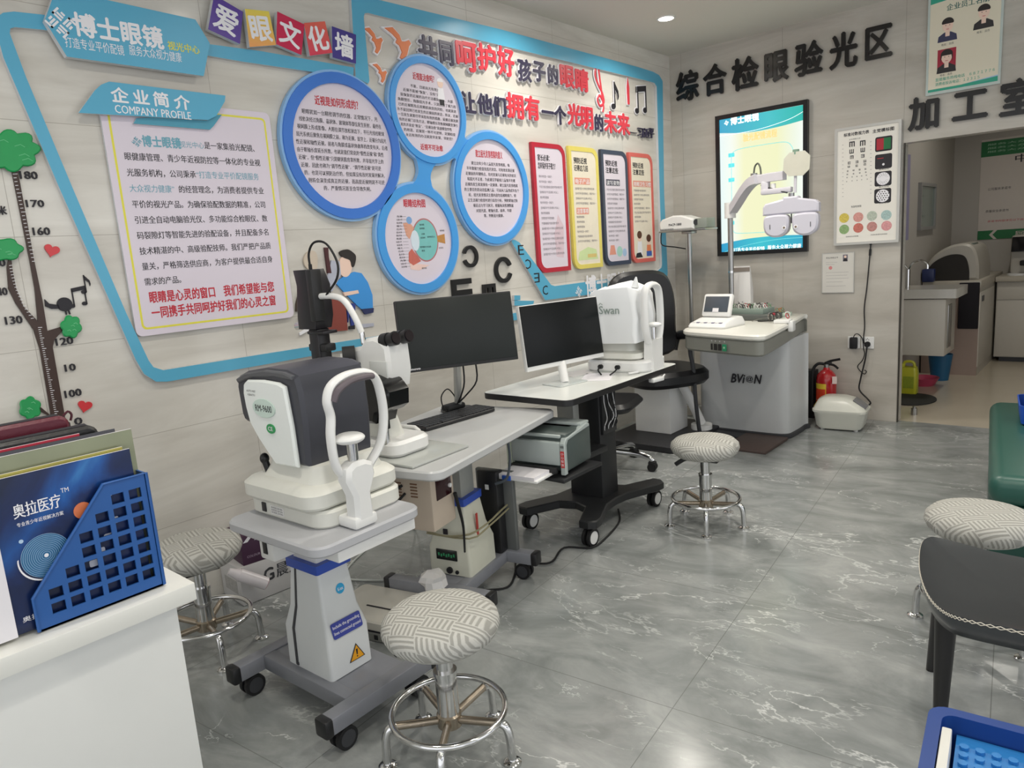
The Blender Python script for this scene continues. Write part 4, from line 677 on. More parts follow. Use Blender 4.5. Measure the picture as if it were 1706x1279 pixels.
# ---------- materials for furniture ----------
def fabric():
    m=bpy.data.materials.new('key pattern fabric'); m.use_nodes=True; nt=m.node_tree; bs=nt.nodes['Principled BSDF']; tc=node(nt,'ShaderNodeTexCoord'); s=node(nt,'ShaderNodeSeparateXYZ'); nt.links.new(tc.outputs['Object'],s.inputs[0])
    z=mth(nt,'MULTIPLY',mth(nt,'SUBTRACT',s.outputs[2],.43),.55); X=mth(nt,'ADD',s.outputs[0],z); Y=mth(nt,'ADD',s.outputs[1],z)
    # interlocking diagonal steps of parallel bars
    c=.044; i=mth(nt,'FLOOR',mth(nt,'DIVIDE',X,c)); j=mth(nt,'FLOOR',mth(nt,'DIVIDE',Y,c)); k=mth(nt,'ADD',i,mth(nt,'MULTIPLY',j,2.0)); q=mth(nt,'MODULO',mth(nt,'ADD',k,400.0),4.0); par=mth(nt,'LESS_THAN',q,1.9)
    v=mth(nt,'ADD',mth(nt,'MULTIPLY',X,par),mth(nt,'MULTIPLY',Y,mth(nt,'SUBTRACT',1.0,par))); st=mth(nt,'FRACT',mth(nt,'DIVIDE',v,.0145)); 
    tri=mth(nt,'ABSOLUTE',mth(nt,'SUBTRACT',st,.5)); mr=node(nt,'ShaderNodeMapRange'); mr.inputs[1].default_value=.16; mr.inputs[2].default_value=.3; nt.links.new(tri,mr.inputs[0])
    n=node(nt,'ShaderNodeTexNoise'); n.inputs['Scale'].default_value=300; nt.links.new(tc.outputs['Object'],n.inputs['Vector'])
    c1=mixc(nt,mr.outputs[0],'a09f99','cbcac4'); c2=mixc(nt,mth(nt,'MULTIPLY',n.outputs['Fac'],.35),c1,'8e8c86'); nt.links.new(c2,bs.inputs['Base Color']); bs.inputs['Roughness'].default_value=.9; bs.inputs['Specular IOR Level'].default_value=.2
    bp=node(nt,'ShaderNodeBump'); bp.inputs['Strength'].default_value=.5; bp.inputs['Distance'].default_value=.002; nt.links.new(mr.outputs[0],bp.inputs['Height']); nt.links.new(bp.outputs['Normal'],bs.inputs['Normal']); return m
FAB=fabric(); RUST=pm('rusty chrome','a89c8c',.25,metal=.9,var=.25,scale=40)
def stool(M,label):
    t=thing('round_stool',label,'stool',M,'patterned round stools')
    m=MB(); m.lathe([(.002,.352),(.10,.352),(.135,.360),(.157,.378),(.167,.400),(.163,.420),(.145,.437),(.11,.447),(.05,.452),(.002,.453)],FAB,n=48); part(m,'seat',t)
    m=MB(); m.cyl((0,0,.10),(0,0,.25),.031,CHROME,n=24); m.cyl((0,0,.25),(0,0,.262),.034,CHROME,n=24); m.cyl((0,0,.26),(0,0,.335),.024,CHROME,n=24); part(m,'pole',t)
    m=MB(); m.box((0,0,.344),(.16,.12,.014),BLACK,.004); m.cyl((0,0,.33),(0,0,.345),.034,BLACK); part(m,'seat_plate',t)
    m=MB(); m.tube([(-.03,-.01,.338),(-.09,-.015,.334),(-.12,-.02,.318),(-.145,-.022,.300)],.011,BLACK,sub=3,ry=.6); part(m,'lever',t)
    m=MB(); m.tube([(.163*math.cos(a),.163*math.sin(a),.135) for a in [2*math.pi*i/48 for i in range(48)]],.0095,CHROME,n=10,closed=True); part(m,'foot_ring',t)
    m=MB(); m.lathe([(.001,.09),(.036,.09),(.036,.125),(.031,.13),(.001,.13)],RUST); part(m,'hub',t)
    for k in range(5):
        R=Matrix.Rotation(2*math.pi*k/5,4,'Z'); m=MB(R); m.tube([(.02,0,.108),(.09,0,.115),(.155,0,.122)],.0115,RUST,n=10); m.tube([(.15,0,.122),(.172,0,.116),(.183,0,.09),(.186,0,.05),(.187,0,.014)],.0125,CHROME,n=10,sub=4); l=part(m,'leg',t)
        m=MB(R); m.lathe([(.001,0),(.026,0),(.026,.008),(.018,.014),(.001,.015)],CHROME,c=(.187,0,0),n=18); part(m,'foot_pad',l)
    return t
s0=stool(TR(1.60,1.235,0,20),'round stool with grey key pattern seat beside the instrument cart with the warning triangle')
clone(s0,TR(1.445,3.19,0,8),'round stool with grey key pattern seat standing alone in front of the white optical desk')
clone(s0,TR(.425,1.095,0,-12),'round stool with grey key pattern seat between the white counter and the side wall')
clone(s0,TR(2.665,2.745,0,35),'round stool with pale key pattern seat between the black chair and the green bench')
SILV=pm('silver grey paint','8c8e95',.4,metal=.25); TOPG=pm('grey laminate top','b6b7bb',.35,var=.015); COLW=pm('white enamel','d8dbdc',.35,var=.015); COLI=pm('ivory enamel','c9c9ba',.4,var=.04); BLUEP=pm('blue plastic','2f4fae',.4)
def caster(parent,x,y,h=.075,label=None,wheel=RUB,hubm=None,name='caster',rz=0):
    T=Matrix.Translation((x,y,0))@Matrix.Rotation(math.radians(rz),4,'Z')
    m=MB(T); m.cyl((0,0,h-.012),(0,0,h+.02),.009,STEEL,n=10); m.box((-.008,0,h-.024),(.04,.030,.026),BLACK,.008); c=part(m,name,parent)
    r=(h-.012)/2+.004
    for s in (-1,1): m=MB(T); m.cyl((-.014,s*.007,r),(-.014,s*.022,r),r,wheel,n=24); m.cyl((-.014,s*.0215,r),(-.014,s*.0235,r),r*.72,hubm or DGREY,n=20); part(m,'wheel',c)
def hbase(t,along,L_,Wd,zc=.10):   # two rails joined by a cross plate, capped ends, casters
    R=Matrix.Rotation(math.radians(along),4,'Z')
    for s in (-1,1):
        m=MB(R); m.box((s*Wd,0,zc),(.05,L_,.052),SILV,.003); r_=part(m,'base_rail',t)
        for e in (-1,1): m=MB(R@Matrix.Translation((s*Wd,e*L_/2,zc))); m.box((0,e*.012,0),(.056,.03,.058),BLACK,.008); part(m,'end_cap',r_); v=R@Vector((s*Wd+.02*s*0,e*(L_/2-.035),0)); caster(t,v.x,v.y,.076,rz=along+90*e)
    m=MB(R); m.box((0,-.09,zc),(Wd*2-.05,.045,.05),SILV,.003); m.box((0,.026,zc+.001),(Wd*2-.05,.20,.042),SILV,.003); part(m,'cross_plate',t)
def taper(m,w0,d0,w1,d1,z0,z1,mt,bulge=None):
    rs=[[(x,y,z0) for x,y in rrect(w0,d0,.012,3)]]
    if bulge: rs.append([(x,y,bulge) for x,y in rrect(w0*.985,d0*.985,.012,3)]); rs.append([(x,y,bulge+.07) for x,y in rrect(w1+(w0-w1)*.42,d1+(d0-d1)*.42,.012,3)])
    rs.append([(x,y,z1) for x,y in rrect(w1,d1,.010,3)]); m.rings(rs,mt)
# ---------- front instrument cart ----------
t=thing('instrument_cart','grey topped instrument cart with white column, blue collar and yellow warning triangle','instrument table',TR(1.068,1.205,0,2))
hbase(t,0,.40,.245)
m=MB(); taper(m,.235,.165,.15,.115,.125,.475,COLW,.26); part(m,'column',t)
m=MB(); m.prism(rrect(.168,.135,.008,2),.468,.498,BLUEP); part(m,'collar',t)
m=MB(); m.prism(rrect(.125,.10,.006,2),.49,.615,WHITE); part(m,'upper_column',t)
m=MB(); m.prism([(-.065,-.086),(-.055,-.086),(-.055,-.05),(-.065,-.05)],.13,.14,DGREY); 
m.rings([[(-.070,-.0845,.13),(-.058,-.0845,.13),(-.058,-.07,.13),(-.07,-.07,.13)],[(-.0665,-.084,.26),(-.055,-.084,.26),(-.055,-.07,.26),(-.0665,-.07,.26)],[(-.056,-.0695,.335),(-.046,-.0695,.335),(-.046,-.06,.335),(-.056,-.06,.335)],[(-.048,-.0595,.47),(-.039,-.0595,.47),(-.039,-.05,.47),(-.048,-.05,.47)]],DGREY); part(m,'gap_strip',t)
m=MB(); m.prism(rrect(.485,.405,.05,7,.06,.0),.617,.65,TOPG,ch=.006); part(m,'tabletop',t)
m=MB(); m.box((.20,.03,.597),(.16,.30,.042),WHITE,.003); part(m,'drawer',t)
m=MB(); m.box((-.018,-.115,.575),(.075,.10,.078),WHITE,.008); sb=part(m,'switch_box',t); m=MB(); m.box((-.02,-.1665,.578),(.022,.004,.04),BLACK,.002); part(m,'switch',sb)
# stickers on the +x face: frame with x along +y, y up the slope
def facex(x0,z0,x1,z1): a=math.atan2(x0-x1,z1-z0); return Matrix.Translation((x0,0,z0))@Matrix.Rotation(-a,4,'Y')@Matrix(((0,0,1,0),(1,0,0,0),(0,1,0,0),(0,0,0,1)))
F1=facex(.1165,.26,.0945,.335); F0=facex(.1178,.125,.1162,.26)
m=MB(F1); m.prism(rrect(.115,.05,.006,2,.0,.022),.001,.0025,pm('navy label','34409a',.4)); m.text('Include the grounding',-.052,.025,.104,.013,WPRINT,.003,.01); m.text('lines connected ground',-.052,.006,.104,.013,WPRINT,.003,.01); part(m,'notice_label',t)
m=MB(F0); m.prism([(-.01,.03),(.052,.03),(.021,.085)],.001,.002,INK); m.prism([(-.005,.033),(.047,.033),(.021,.079)],.0021,.0028,pm('warning yellow','eba51e',.4)); m.prism([(.019,.047),(.023,.047),(.0245,.066),(.0175,.066)],.003,.0033,INK); m.prism(circ(.0026,8,.021,.041),.003,.0033,INK); part(m,'warning_label',t)
F2=facex(.093,.335,.075,.47); m=MB(F2); m.prism(circ(.016,24,.01,.062,ry=.017),.001,.0022,pm('bright blue sticker','2fa3d6',.4)); m.text('K-tex',0,.056,.02,.011,WPRINT,.0026,.02); part(m,'round_sticker',t)
# ---------- white auto refractor on the front cart ----------
t=thing('auto_refractor','white and charcoal eye refractor with chin rest and green oval badge on the front cart','eye instrument',TR(1.07,1.25,.65,2))
CH=pm('charcoal plastic','3d3e46',.4,var=.03); CH2=pm('dark grey shell','55565a',.45,var=.03); MINT=pm('mint plastic','f1f5f2',.35,var=.02)
m=MB(); m.prism(rrect(.40,.33,.06,6,.005,.01),.0,.055,OFFW,ch=.008); part(m,'base',t)
m=MB(); P=lambda w,d,r_,z,cx=0,cy=0: [(x,y,z) for x,y in rrect(w,d,r_,6,cx,cy)]
m.rings([P(.37,.335,.05,.058),P(.39,.355,.06,.068),P(.39,.355,.06,.105),P(.36,.33,.06,.118),P(.30,.28,.05,.124,.01,.01),P(.275,.25,.04,.15,.015,.01),P(.25,.235,.03,.175,.02,.01)],OFFW); part(m,'moving_base',t)
side=[(-.150,.29),(-.162,.34),(-.166,.385),(-.158,.415),(-.135,.428),(-.05,.432),(.03,.428),(.062,.418),(.075,.30),(.078,.172),(-.035,.168),(-.07,.20),(-.115,.245)]
RX=Matrix(((1,0,0,0),(0,0,1,0),(0,1,0,0),(0,0,0,1)))
core=[(-.165,.28),(-.21,.285),(-.222,.31),(-.228,.40),(-.218,.432),(-.16,.452),(-.05,.466),(.05,.464),(.105,.448),(.118,.40),(.122,.30),(.112,.17),(-.02,.168),(-.09,.24)]
m=MB(); m.prism(core,-.115,.135,CH,ch=.012,M=RX); part(m,'housing',t)
m=MB(); m.prism([(-.215,.425),(-.16,.446),(-.05,.461),(.05,.459),(.09,.449),(.09,.438),(0,.444),(-.12,.436),(-.205,.412)],-.123,.143,CH2,ch=.004,M=RX); part(m,'top_shell',t)
for s,y0 in ((0,-.132),(1,.135)):
    m=MB(); m.prism(side,y0,y0+.018,MINT if not s else WHITE,ch=.006,M=RX); sp_=part(m,'side_panel',t)
    if not s:
        FY=Matrix(((1,0,0,0),(0,0,-1,-.1325),(0,1,0,0),(0,0,0,1)))
        m=MB(FY); m.prism(circ(.060,30,-.055,.345,ry=.030),.0,.0025,pm('pale mint relief','cfe2d8',.35),ch=.001); m.text('RM-9600',-.099,.334,.088,.021,INK,.003,.008); m.text('AUTO REF',-.140,.392,.05,.006,INK,.001); m.text('KERATO',-.135,.380,.04,.006,INK,.001); part(m,'model_lettering',sp_)
        m=MB(FY); m.prism(circ(.022,24,-.03,.283,ry=.015),.0,.003,pm('green badge','2e9a58',.35)); m.text('CE',-.042,.277,.024,.013,WPRINT,.0034,.02); part(m,'badge',sp_)
m=MB(); m.cyl((-.125,-.10,.118),(-.135,-.105,.158),.011,BLACK); m.ell((-.137,-.105,.168),(.015,.015,.018),BLACK); part(m,'joystick',t)
m=MB(); m.box((-.09,-.157,.03),(.022,.004,.03),BLACK,.002); part(m,'power_socket',t)
m=MB(Matrix(((1,0,0,0),(0,0,-1,-.1555),(0,1,0,0),(0,0,0,1)))); m.prism(rrect(.07,.028,.002,2,-.02,.028),0,.001,WHITE); [m.text('SN MODEL 220V 50Hz',-.05,.018+.008*k,.06,.005,INK,.0014) for k in range(3)]; part(m,'rating_plate',t)
m=MB(); 
X0=.245; arch=[(X0,-.09,.155),(X0,-.115,.20),(X0,-.12,.28),(X0,-.112,.34),(X0,-.118,.385),(X0,-.10,.425),(X0,-.05,.446),(X0,.02,.446),(X0,.062,.42),(X0,.078,.36),(X0,.078,.29),(X0,.055,.22),(X0,.0,.165)]
YC=-.058; m.tube(arch,.0115,WHITE,n=12,sub=5,ry=1.5); m.prism([(-.032,.0),(-.030,.10),(-.05,.150),(-.045,.185),(-.02,.2),(.02,.2),(.05,.185),(.055,.15),(.032,.10),(.036,.0)],-.03,.03,WHITE,ch=.012,M=Matrix(((0,0,1,X0+.012),(1,0,0,YC),(0,1,0,0),(0,0,0,1)))); m.box((X0-.0,YC,.02),(.085,.085,.035),WHITE,.01); part(m,'chin_rest_frame',t)
m=MB(); m.tube([(X0+.016,-.108,.385),(X0+.022,-.092,.414),(X0+.028,-.05,.434),(X0+.03,.0,.437),(X0+.026,.03,.434)],.012,pm('taupe pad','5f565c',.5),n=10,sub=4,ry=.8); part(m,'forehead_rest',t)
m=MB(); m.cyl((X0+.01,YC,.19),(X0+.01,YC,.255),.0165,CHROME); part(m,'chin_post',t)
m=MB(); m.ell((X0+.012,YC-.008,.268),(.045,.046,.017),WHITE,zmin=-.8); part(m,'chin_cup',t)
# ---------- slit lamp table ----------
TB=TR(.925,1.985,0,13.3)
t=thing('slit_lamp_table','long grey topped lifting table with ivory column and blue collar','instrument table',TB)
hbase(t,90,.46,.20)
m=MB(); taper(m,.20,.215,.13,.135,.125,.42,COLI,.235); part(m,'column',t)
m=MB(); m.prism(rrect(.145,.15,.008,2),.412,.442,BLUEP); part(m,'collar',t)
m=MB(); m.prism(rrect(.10,.105,.004,2),.44,.665,pm('pale grey column','9a9c98',.4,metal=.2)); part(m,'upper_column',t)
m=MB(); m.prism(rrect(.60,.985,.05,7,-.05,0),.665,.70,pm('pale laminate top','c1c2c2',.3,var=.02),ch=.006); part(m,'tabletop',t)
m=MB(); m.box((-.01,-.108,.21),(.10,.006,.045),pm('display black','191d1b',.2),.002); dp=part(m,'display_panel',t); m=MB(); [m.box((-.045+.012*k,-.1125,.212-.004*(k%2)),(.007,.002,.012),pm('green key','2f8a5c',.4)) for k in range(7)]; part(m,'display_keys',dp)
m=MB(); m.cyl((.0,-.106,.145),(.0,-.115,.145),.014,BLACK); m.cyl((.035,-.106,.14),(.035,-.113,.14),.008,BLACK); part(m,'sockets',t)
m=MB(); m.prism(rrect(.022,.028,.002,2),0,.001,INK,M=Matrix(((1,0,0,-.02),(0,0,-1,-.088),(0,1,0,.30),(0,0,0,1)))); part(m,'sticker',t)
m=MB(Matrix(((0,0,1,.098),(1,0,0,0),(0,1,0,0),(0,0,0,1)))); m.box((-.01,.24,-.01),(.012,.25,.004),pm('red cable','b3403a',.5),0); part(m,'red_cable',t)
m=MB(); m.box((.04,-.305,.545),(.19,.15,.23),pm('beige case','c2b3a2',.45,var=.02),.006); pb=part(m,'power_box',t,'beige case with slotted vents')
m=MB(); m.box((.136,-.30,.59),(.004,.10,.10),pm('dark maroon window','2e0c14',.2),.002); part(m,'display_window',pb); m=MB(); m.cyl((.136,-.265,.575),(.145,-.265,.575),.008,WHITE); part(m,'button',pb)
m=MB(); [m.box((x,-.381,.56+.012*k),(.03,.002,.005),pm('vent slot brown','7a5a44',.6)) for x in (-.01,.06) for k in range(5)]; part(m,'vent',pb)
m=MB(); m.box((.14,.16,.645),(.05,.22,.012),BLACK,.003); m.box((.13,.15,.63),(.03,.12,.01),pm('pale blue clip','8fa6c8',.4),.003); part(m,'cable_tray',t)
# computer case strapped to column
t=thing('computer_case','slim black computer case strapped upright beside the ivory column','computer',TB@TR(.06,.17,.125,-4))
m=MB(); m.box((0,0,.185),(.10,.055,.37),BLACK,.006); part(m,'case',t); m=MB(); m.box((.0,.04,.18),(.19,.025,.36),pm('grey metal case','6d706f',.4,metal=.3),.004); part(m,'side_panel',t); m=MB(); m.box((-.0,-.029,.30),(.018,.002,.022),WHITE); part(m,'sticker',t)
m=MB(); m.tube([(-.09,-.12,.31),(.0,-.125,.30),(.11,-.11,.315),(.135,.0,.325),(.125,.13,.33),(.12,.26,.335)],.0045,pm('khaki strap','8a8468',.7),n=6,sub=3); m.tube([(-.09,-.12,.30),(.11,-.115,.298),(.137,.0,.31),(.125,.25,.32)],.004,pm('khaki strap','8a8468',.7),n=6,sub=3); solo(m,'strap','thin khaki strap tied around the ivory table column','strap',TB)
# slit lamp
t=thing('slit_lamp','white and black slit lamp microscope with eyepieces and tall black lamp tower','eye instrument',TR(.93,1.665,.70,4))
m=MB(); m.prism(rrect(.30,.20,.05,6,-.03,0),.012,.07,WHITE,ch=.012); part(m,'base_stage',t)
m=MB(); m.box((.02,.02,.0055),(.42,.30,.009),pm('clear grey plate','b5b8b4',.2),.003); part(m,'base_plate',t)
m=MB(); m.rings([P(.16,.10,.03,.06,-.04),P(.13,.09,.03,.13,-.05),P(.10,.08,.03,.17,-.05)],OFFW); m.box((-.06,0,.19),(.20,.07,.05),OFFW,.015); part(m,'arm_base',t)
m=MB(); m.box((-.06,.0,.14),(.11,.06,.12),pm('pale olive panel','c3c5ae',.4),.01); part(m,'pivot_block',t)
m=MB(); m.tube([(-.03,0,.17),(-.055,0,.24),(-.06,0,.31),(-.05,0,.36)],.03,WHITE,n=12,sub=4,ry=.9); part(m,'arm',t)
m=MB(); m.prism([(-.13,.335),(-.135,.375),(-.10,.405),(-.06,.41),(-.03,.44),(.02,.447),(.06,.435),(.085,.41),(.09,.32),(.075,.26),(.0,.25),(-.05,.27),(-.08,.31)],-.06,.06,WHITE,ch=.014,M=RX); part(m,'microscope_body',t)
m=MB(); m.box((.035,-.061,.31),(.09,.006,.10),pm('white recess','d4d6d4',.4),.004); part(m,'side_panel',t)
for y in (-.033,.033): m=MB(); m.cyl((.045,y,.43),(.075,y,.434),.027,BLACK,n=20); m.cyl((.07,y,.433),(.108,y,.441),.022,BLACK,r1=.026,n=20); m.cyl((.1075,y,.441),(.112,y,.442),.02,pm('lens glass','1c1418',.05),n=20); part(m,'eyepiece',t)
m=MB(); m.cyl((-.095,-.05,.372),(-.125,-.085,.372),.041,RUB,n=22); m.cyl((-.125,-.085,.372),(-.130,-.091,.372),.016,WHITE,n=18); part(m,'magnification_knob',t)
m=MB(); m.cyl((.065,-.085,.055),(.065,-.085,.20),.013,CHROME); m.cyl((.065,-.085,.12),(.065,-.085,.15),.018,RUB); part(m,'joystick_post',t)
m=MB(); m.prism([(-.05,.20),(-.055,.265),(-.03,.305),(.04,.312),(.095,.295),(.128,.26),(.122,.205),(.09,.185),(.06,.175),(.045,.14),(.0,.14)],-.12,.0,pm('glossy black','121214',.18),ch=.012,M=RX); part(m,'camera_housing',t)
BLK2=pm('black metal','1d1b20',.35); TX0=-.355
m=MB(); m.rings([[(x-.02,y,.47) for x,y in rrect(.11,.085,.01,2,TX0)],[(x-.01,y,.52) for x,y in rrect(.12,.09,.01,2,TX0)],[(x,y,.64) for x,y in rrect(.11,.085,.01,2,TX0)],[(x-.02,y,.70) for x,y in rrect(.10,.08,.01,2,TX0)]],BLK2); m.box((TX0+.045,-.03,.60),(.035,.05,.20),BLACK,.006); part(m,'lamp_housing',t)
m=MB(); m.box((TX0+.0,0,.36),(.06,.06,.22),BLK2,.008); m.box((TX0+.02,0,.455),(.10,.07,.012),BLK2,.003); m.box((TX0+.01,-.0,.395),(.11,.05,.03),BLACK,.006); part(m,'tower',t)
m=MB(); m.cyl((TX0+.03,-.04,.335),(TX0+.03,-.032,.335),.024,STEEL,n=20); part(m,'lens_ring',t); m=MB(); m.cyl((TX0-.05,0,.485),(TX0-.09,-.01,.48),.012,BLACK); m.cyl((TX0-.09,-.01,.48),(TX0-.12,-.01,.478),.016,CHROME); part(m,'adjuster',t)
m=MB(); m.box((TX0+.12,.01,.22),(.30,.05,.05),WHITE,.015); m.box((TX0+.01,0,.24),(.07,.06,.10),BLK2,.01); part(m,'lamp_arm',t)
m=MB(); m.tube([(TX0+.04,-.02,.595),(TX0+.13,-.02,.595),(TX0+.19,-.015,.575),(TX0+.235,-.01,.51),(TX0+.25,0,.455)],.012,WHITE,n=10,sub=5); m.cyl((TX0+.25,0,.46),(TX0+.255,0,.41),.010,CHROME); part(m,'breath_shield_tube',t)
m=MB(); m.tube([(TX0+.02,-.02,.70),(TX0+.02,-.02,.76),(TX0+.06,-.02,.80),(TX0+.13,-.02,.79),(TX0+.18,-.02,.72),(TX0+.18,-.03,.66),(TX0+.12,-.03,.61),(TX0+.10,-.025,.595)],.0045,RUB,n=6,sub=5); m.tube([(TX0+.02,-.02,.66),(TX0+.02,-.02,.72)],.007,RUB); part(m,'lamp_cord',t)
m=MB(); m.tube([(-.10,.13,.012),(-.10,.13,.055),(-.08,.13,.065),(-.01,.135,.065),(.01,.135,.055),(.012,.135,.006)],.008,WHITE,n=10); part(m,'hand_grip',t)
# monitor 1, keyboard
def monitor(name,label,c,yaw,tilt,w,h,bez,frame_m,screen_m,chin=.012):
    t=thing(name,label,'monitor',Matrix.Translation(c)@Matrix.Rotation(math.radians(yaw),4,'Z')@Matrix.Rotation(math.radians(-tilt),4,'X'))
    m=MB(); m.box((0,.014,0),(w,.024,h),frame_m,.004); m.box((0,.035,-.02),(w*.5,.03,h*.5),frame_m,.01); part(m,'casing',t)
    m=MB(); m.box((0,.0005,(chin-bez)/2),(w-2*bez,.005,h-bez-chin),screen_m,.001); part(m,'screen',t); return t
SCR=pm('dark screen glass','0b0e10',.35,var=0,spec=.25)
c=(.775,2.215,1.088); t=monitor('desk_monitor','large black monitor on the slit lamp table',c,61.9,8.4,.532,.31,.006,BLACK,pm('dark screen glass two','1f2322',.4,var=0,spec=.3),.014)
m=MB(Matrix(((1,0,0,0),(0,0,-1,-.0025),(0,1,0,0),(0,0,0,1)))); m.text('Lenovo',-.245,-.146,.055,.010,WPRINT,.0003,.02); part(m,'logo_lettering',t)
def stand(t,c,yaw,z,px,py,mt,nm,foot,tube=.018):
    M=t.matrix_world.inverted(); a=M@Vector((px,py,z)); n=Vector((math.sin(math.radians(yaw)),-math.cos(math.radians(yaw)),0)); back=Vector(c)-n*.045; 
    bse=Vector((px,py,z)); m=MB(M); m.tube([tuple(bse),tuple(back+Vector((0,0,-.06)))],tube,mt,n=14); part(m,nm,t); m=MB(M@Matrix.Translation(bse)@Matrix.Rotation(math.radians(yaw),4,'Z')); foot(m); part(m,'foot',t)
stand(t,c,61.9,.70,.645,2.30,pm('pale steel','b9bab6',.3,metal=.5),'stand_pole',lambda m:m.prism(rrect(.15,.13,.03,4,0,.0),.0005,.010,BLACK,ch=.002))
m=MB(t.matrix_world.inverted()); 
for dx,dy in ((.0,.0),(.03,.05)): m.tube([(.75+dx,2.25+dy,.95),(.74+dx,2.26+dy,.85),(.70+dx*.3,2.27+dy*.5,.78),(.66,2.28,.735),(.65,2.28,.71)],.004,RUB,n=6,sub=4)
m.tube([(.655,2.27,.715),(.66,2.20,.73),(.665,2.18,.79),(.665,2.22,.82),(.66,2.26,.79),(.655,2.29,.74)],.003,RUB,n=6,sub=4); m.box((.645,2.27,.727),(.06,.11,.03),RUB,.012); part(m,'cable',t)
t=thing('keyboard','black keyboard lying on the slit lamp table below the large monitor','keyboard',TR(.752,2.165,.701,88))
m=MB(); m.prism(rrect(.42,.135,.012,3,-.01),.002,.016,BLACK,ch=.003); part(m,'body',t)
kb=pm('black keys','262628',.5)
for r_ in range(5):
    m=MB()
    for k in range(18):
        if r_==0 and 4<=k<=8: continue
        m.box((-.207+k*.0232,-.052+r_*.0255,.0185),(.020,.021,.006),kb,.0)
    if r_==0: m.box((-.06,-.052,.0185),(.12,.021,.006),kb)
    part(m,'key_row',t)
# ---------- black lifting table ----------
TC=TR(.905,2.97,0,.8); BT=pm('matt black steel','232426',.45); 
t=thing('lifting_table','white topped lifting table with black edge, black column and white casters','instrument table',TC)
m=MB(); m.prism(rrect(.52,1.03,.045,6),.728,.757,pm('white laminate','e2e4e0',.25,var=.01),BLACK,ch=.002); part(m,'tabletop',t)
m=MB(); m.box((.0,.03,.38),(.20,.15,.62),BT,.006); part(m,'column',t); m=MB(); m.box((.01,.03,.60),(.21,.13,.26),BT,.004); m.box((0,0,.715),(.34,.60,.025),BT,.003); part(m,'top_bracket',t)
m=MB(); m.box((-.05,-.14,.70),(.14,.05,.06),BT,.004); m.box((.0,-.17,.57),(.10,.05,.30),pm('pale grey column','9a9c98',.4,metal=.2),.004); part(m,'grey_column_cover',t)
m=MB(); m.box((.092,.03,.30),(.012,.08,.10),pm('black control box','151517',.3),.004); part(m,'control_box',t)
def cross():
    P=[]; 
    for k,(sx,sy) in enumerate(((1,-1),(1,1),(-1,1),(-1,-1))):
        pass
    out=[(.21,-.35),(.24,-.32),(.235,-.27),(.16,-.10),(.15,0),(.16,.10),(.235,.29),(.24,.34),(.21,.37),(.16,.37),(.08,.20),(0,.17),(-.08,.20),(-.16,.37),(-.21,.37),(-.24,.34),(-.235,.29),(-.16,.10),(-.15,0),(-.16,-.10),(-.235,-.27),(-.24,-.32),(-.21,-.35),(-.16,-.35),(-.08,-.18),(0,-.15),(.08,-.18),(.16,-.35)]
    return out
m=MB(); m.prism(cross(),.092,.135,BT,ch=.006); part(m,'base_frame',t)
for x in (-.195,.195):
    for y in (-.30,.325): caster(t,x,y,.092,wheel=RUB,hubm=WHITE,rz=90*(1 if x>0 else -1))
m=MB(); m.box((.15,-.50,.436),(.32,.30,.018),BT,.004); m.box((.10,-.22,.42),(.12,.30,.03),BT,.004); part(m,'printer_shelf',t,'black steel shelf under the printer')
# bundle of thin cables in the column opening
m=MB(); random.seed(3)
for k in range(9): 
    y=-.02+.012*k; m.tube([(.118,y,.70),(.128,y+random.uniform(-.03,.03),.64),(.13,y+random.uniform(-.03,.03),.56),(.12,y+random.uniform(-.02,.02),.52),(.112,y,.49)],.003,RUB if k%3 else pm('silver cable','c8c8c8',.3),n=5,sub=4)
solo(m,'cable_bundle','bundle of black and silver cables hanging along the black table column','cables',TC)
# printer
t=thing('printer','grey laser printer with red label and pulled out paper tray under the table end','printer',TR(1.06,2.455,.447,7)@Matrix.Scale(.86,4))
PG_=pm('printer silver','a9b2b0',.35,var=.02); PD=pm('printer dark green grey','4a5452',.4)
m=MB(); m.box((-.01,.02,.115),(.34,.27,.20),PD,.02); part(m,'body',t)
m=MB(); prof=[(-.14,.01),(-.14,.17),(-.12,.195),(-.02,.205),(.10,.225),(.13,.215),(.13,.20),(-.0,.19),(-.10,.18),(-.115,.16),(-.115,.01)]
RYZ=Matrix(((0,0,1,0),(1,0,0,0),(0,1,0,0),(0,0,0,1)))
m.prism(prof,-.185,-.155,pm('printer pale green','c3ccb8',.4),M=RYZ); m.prism(prof,.135,.165,PG_,ch=.004,M=RYZ); m.box((-.01,-.125,.115),(.29,.035,.12),PG_,.008); m.box((-.01,-.06,.20),(.28,.13,.016),PG_,.005); m.box((-.01,.10,.222),(.33,.09,.016),PG_,.006); part(m,'front_shell',t)
m=MB(); m.box((-.01,.045,.205),(.22,.03,.02),BLACK); part(m,'output_slot',t)
m=MB(); m.box((-.01,-.16,.035),(.27,.03,.03),BLACK,.003); m.box((-.02,-.235,.02),(.25,.17,.012),WHITE,.003); part(m,'paper_tray',t); m=MB(); m.box((-.02,-.225,.034),(.22,.19,.016),PAPER); part(m,'paper_stack',t)
m=MB(); m.prism([(-.10,.02),(-.02,.02),(-.02,.16),(-.05,.15)],-.215,-.195,BLACK,M=RYZ); part(m,'side_flap',t)
m=MB(); m.box((-.07,-.322,.025),(.05,.012,.024),pm('blue clip','2e5cb8',.4),.003); part(m,'tray_clip',t)
